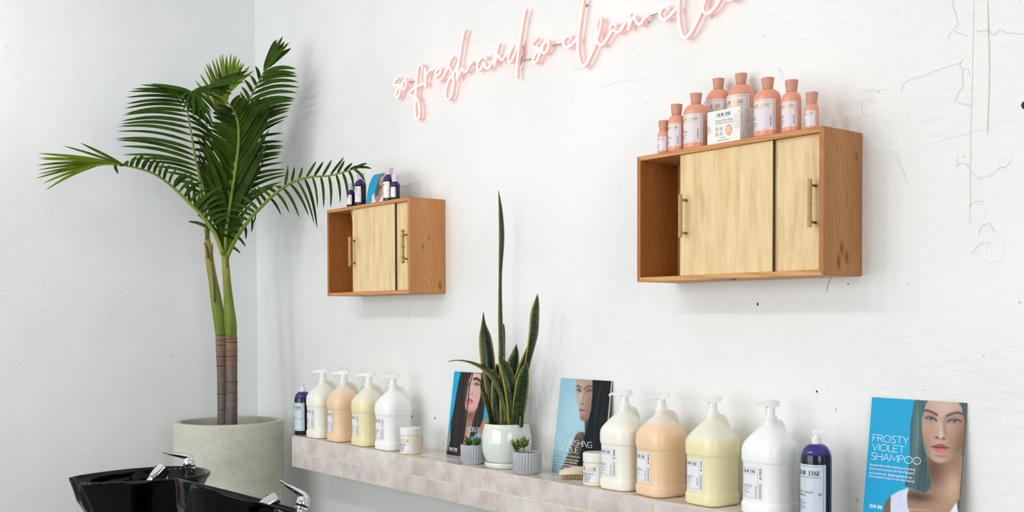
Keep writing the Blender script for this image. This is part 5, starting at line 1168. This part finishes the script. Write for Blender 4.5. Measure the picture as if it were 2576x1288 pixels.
# right arching stalk towards the cabinet
frond([(571, 648, -.06), (595, 598, -.12), (630, 549, -.2), (653, 525, -.26), (688, 491, -.36), (730, 461, -.46), (777, 446, -.55), (829, 442, -.62), (871, 431, -.66), (905, 422, -.69)], 5.5, [
    (.52, 1, [(722, 418, -.5), (750, 412, -.52), (778, 410, -.55), (805, 403, -.58), (832, 401, -.6), (858, 402, -.63), (878, 405, -.66), (905, 414, -.7), (930, 416, -.72), (936, 430, -.74)], 12, 6.5, .09, 'palm'),
    (.42, .95, [(706, 541, -.3), (738, 548, -.36), (770, 548, -.42), (797, 560, -.46), (810, 590, -.48), (800, 520, -.55), (826, 530, -.58), (850, 505, -.62), (873, 517, -.66), (888, 480, -.7), (912, 456, -.72)], 13, 6.5, .10, 'palm'),
    (.1, .5, [(545, 590, -.2), (560, 560, -.2), (580, 520, -.2), (620, 478, -.24), (640, 470, -.28), (690, 470, -.34)], 12, 8.5, .03, 'palm'),
    (.06, .35, [(608, 640, -.1), (626, 598, -.1), (640, 540, -.14)], 6, 7, .03, 'palm')])
# short inner spear leaves
frond([(566, 640, -.05), (574, 560, -.04), (580, 480, -.02), (584, 420, 0)], 4, [
    (.0, .6, [(612, 560, -.1), (640, 500, -.1), (650, 440, -.08), (636, 390, -.06)], 11, 9.5, .04, 'palm'),
    (.0, .6, [(530, 570, -.05), (515, 510, -.02), (520, 450, 0), (540, 400, 0)], 11, 9.5, .04, 'palm')])
if extra.v: extra.build('leaflets', M['palm'], palm, True, kind='stuff')

# ------------------------------------------------------------------ black wash basins
HALF = [(0, -.205), (.045, -.215), (.080, -.230), (.102, -.218), (.135, -.165), (.172, -.07), (.195, .03), (.195, .10), (.182, .19), (.135, .255), (.07, .29), (0, .30)]
OUT = [np.array(p) for p in spline([(x, y, 0) for x, y in HALF], 40)]
OUTL = [(float(p[0]), float(p[1])) for p in OUT] + [(-float(p[0]), float(p[1])) for p in OUT[::-1][1:-1]]
def basin(label, loc, rz, tilt):
    t = thing('wash_basin', label, 'basin', loc, rz, 'black wash basins')
    t.rotation_euler = (tilt, 0, rz)
    prof = [(.34, -.30), (.5, -.285), (.64, -.21), (.84, -.09), (.965, -.022), (.995, -.010), (1.0, -.004), (.99, .0008), (.97, .002), (.945, -.001), (.925, -.012), (.86, -.06), (.72, -.12), (.45, -.155), (.2, -.165)]
    rings = []
    for s, z in prof:
        r = []
        for x, y in OUTL:
            a = abs(x); dip = 0.0
            if y < -.15: dip = -.085 * (1 - min(1, max(0, (a - .03) / .055)) ** 2 * (3 - 2 * min(1, max(0, (a - .03) / .055)))) if a < .085 else 0
            k = min(1, max(0, (s - .45) / .5))
            r.append((x * s, y * s + (1 - s) * .02, z + dip * k))
        rings.append(r)
    MB().loft(rings, True, True, True).build('bowl', M['black'], t, True)
    f = thing_part = MB(); f.lathe([(.027, 0), (.027, .006), (.022, .008), (.021, .05), (.024, .052), (.024, .062)], 24, (0, .225, -.045))
    fo = f.build('faucet', M['chrome'], t, auto=.5)
    lv = MB(); lv.lathe([(.024, .062), (.025, .07), (.024, .09), (.018, .103), (.0001, .108)], 24, (0, .225, -.045))
    pth = spline([(0, .235, .045), (0, .215, .058), (0, .17, .070), (0, .135, .078), (0, .115, .086)], 14)
    rr_ = []
    for i, q in enumerate(pth):
        u = i / 13; w = .018 * (1 - u) + .0055 * u; h = .015 * (1 - u) ** 1.5 + .004; rr_.append([(w * math.cos(a), float(q[1]), float(q[2]) + h * math.sin(a)) for a in [k * math.pi / 6 for k in range(12)]])
    lv.loft(rr_, True, True, True); lv.build('lever', M['chrome'], fo, True)
    h = MB(); h.lathe([(.02, -.03), (.02, -.018), (.011, -.016), (.011, .012), (.013, .014), (.013, .024)], 20, (-.05, .11, -.012)); ho = h.build('hose_guide', M['chrome'], t, auto=.5)
    MB().lathe([(.009, .024), (.0115, .026), (.0115, .036), (.008, .038)], 8, (-.05, .11, -.012)).build('plug', M['rust'], ho)
    s = MB(); s.tube([(-.012, .085, -.022), (-.008, .105, .002), (-.004, .125, .022)], [.026, .0275, .0265], 24); s.tube([(-.02, .062, -.05), (-.0125, .084, -.023)], [.02, .023], 20); s.build('spray_head', M['chrome'], ho, auto=.5)
    MB().lathe([(.05, -.75), (.06, -.74), (.05, -.3), (.09, -.285)], 24).build('pedestal', M['black'], t, True)
    MB().lathe([(.16, -.79), (.15, -.765), (.06, -.745)], 32).build('foot', M['black'], t, True)
    return t
b1 = basin('glossy black wash basin with level rim, the far left one by the planter', (1.39, -1.205, .797), math.radians(-3), 0)
b2 = basin('glossy black wash basin tilted back, between the other two basins', (2.155, -1.085, .795), math.radians(-3), math.radians(-19))
b3 = basin('glossy black wash basin at the bottom edge, the nearest one', (2.905, -1.09, .768), math.radians(-3), math.radians(-25))
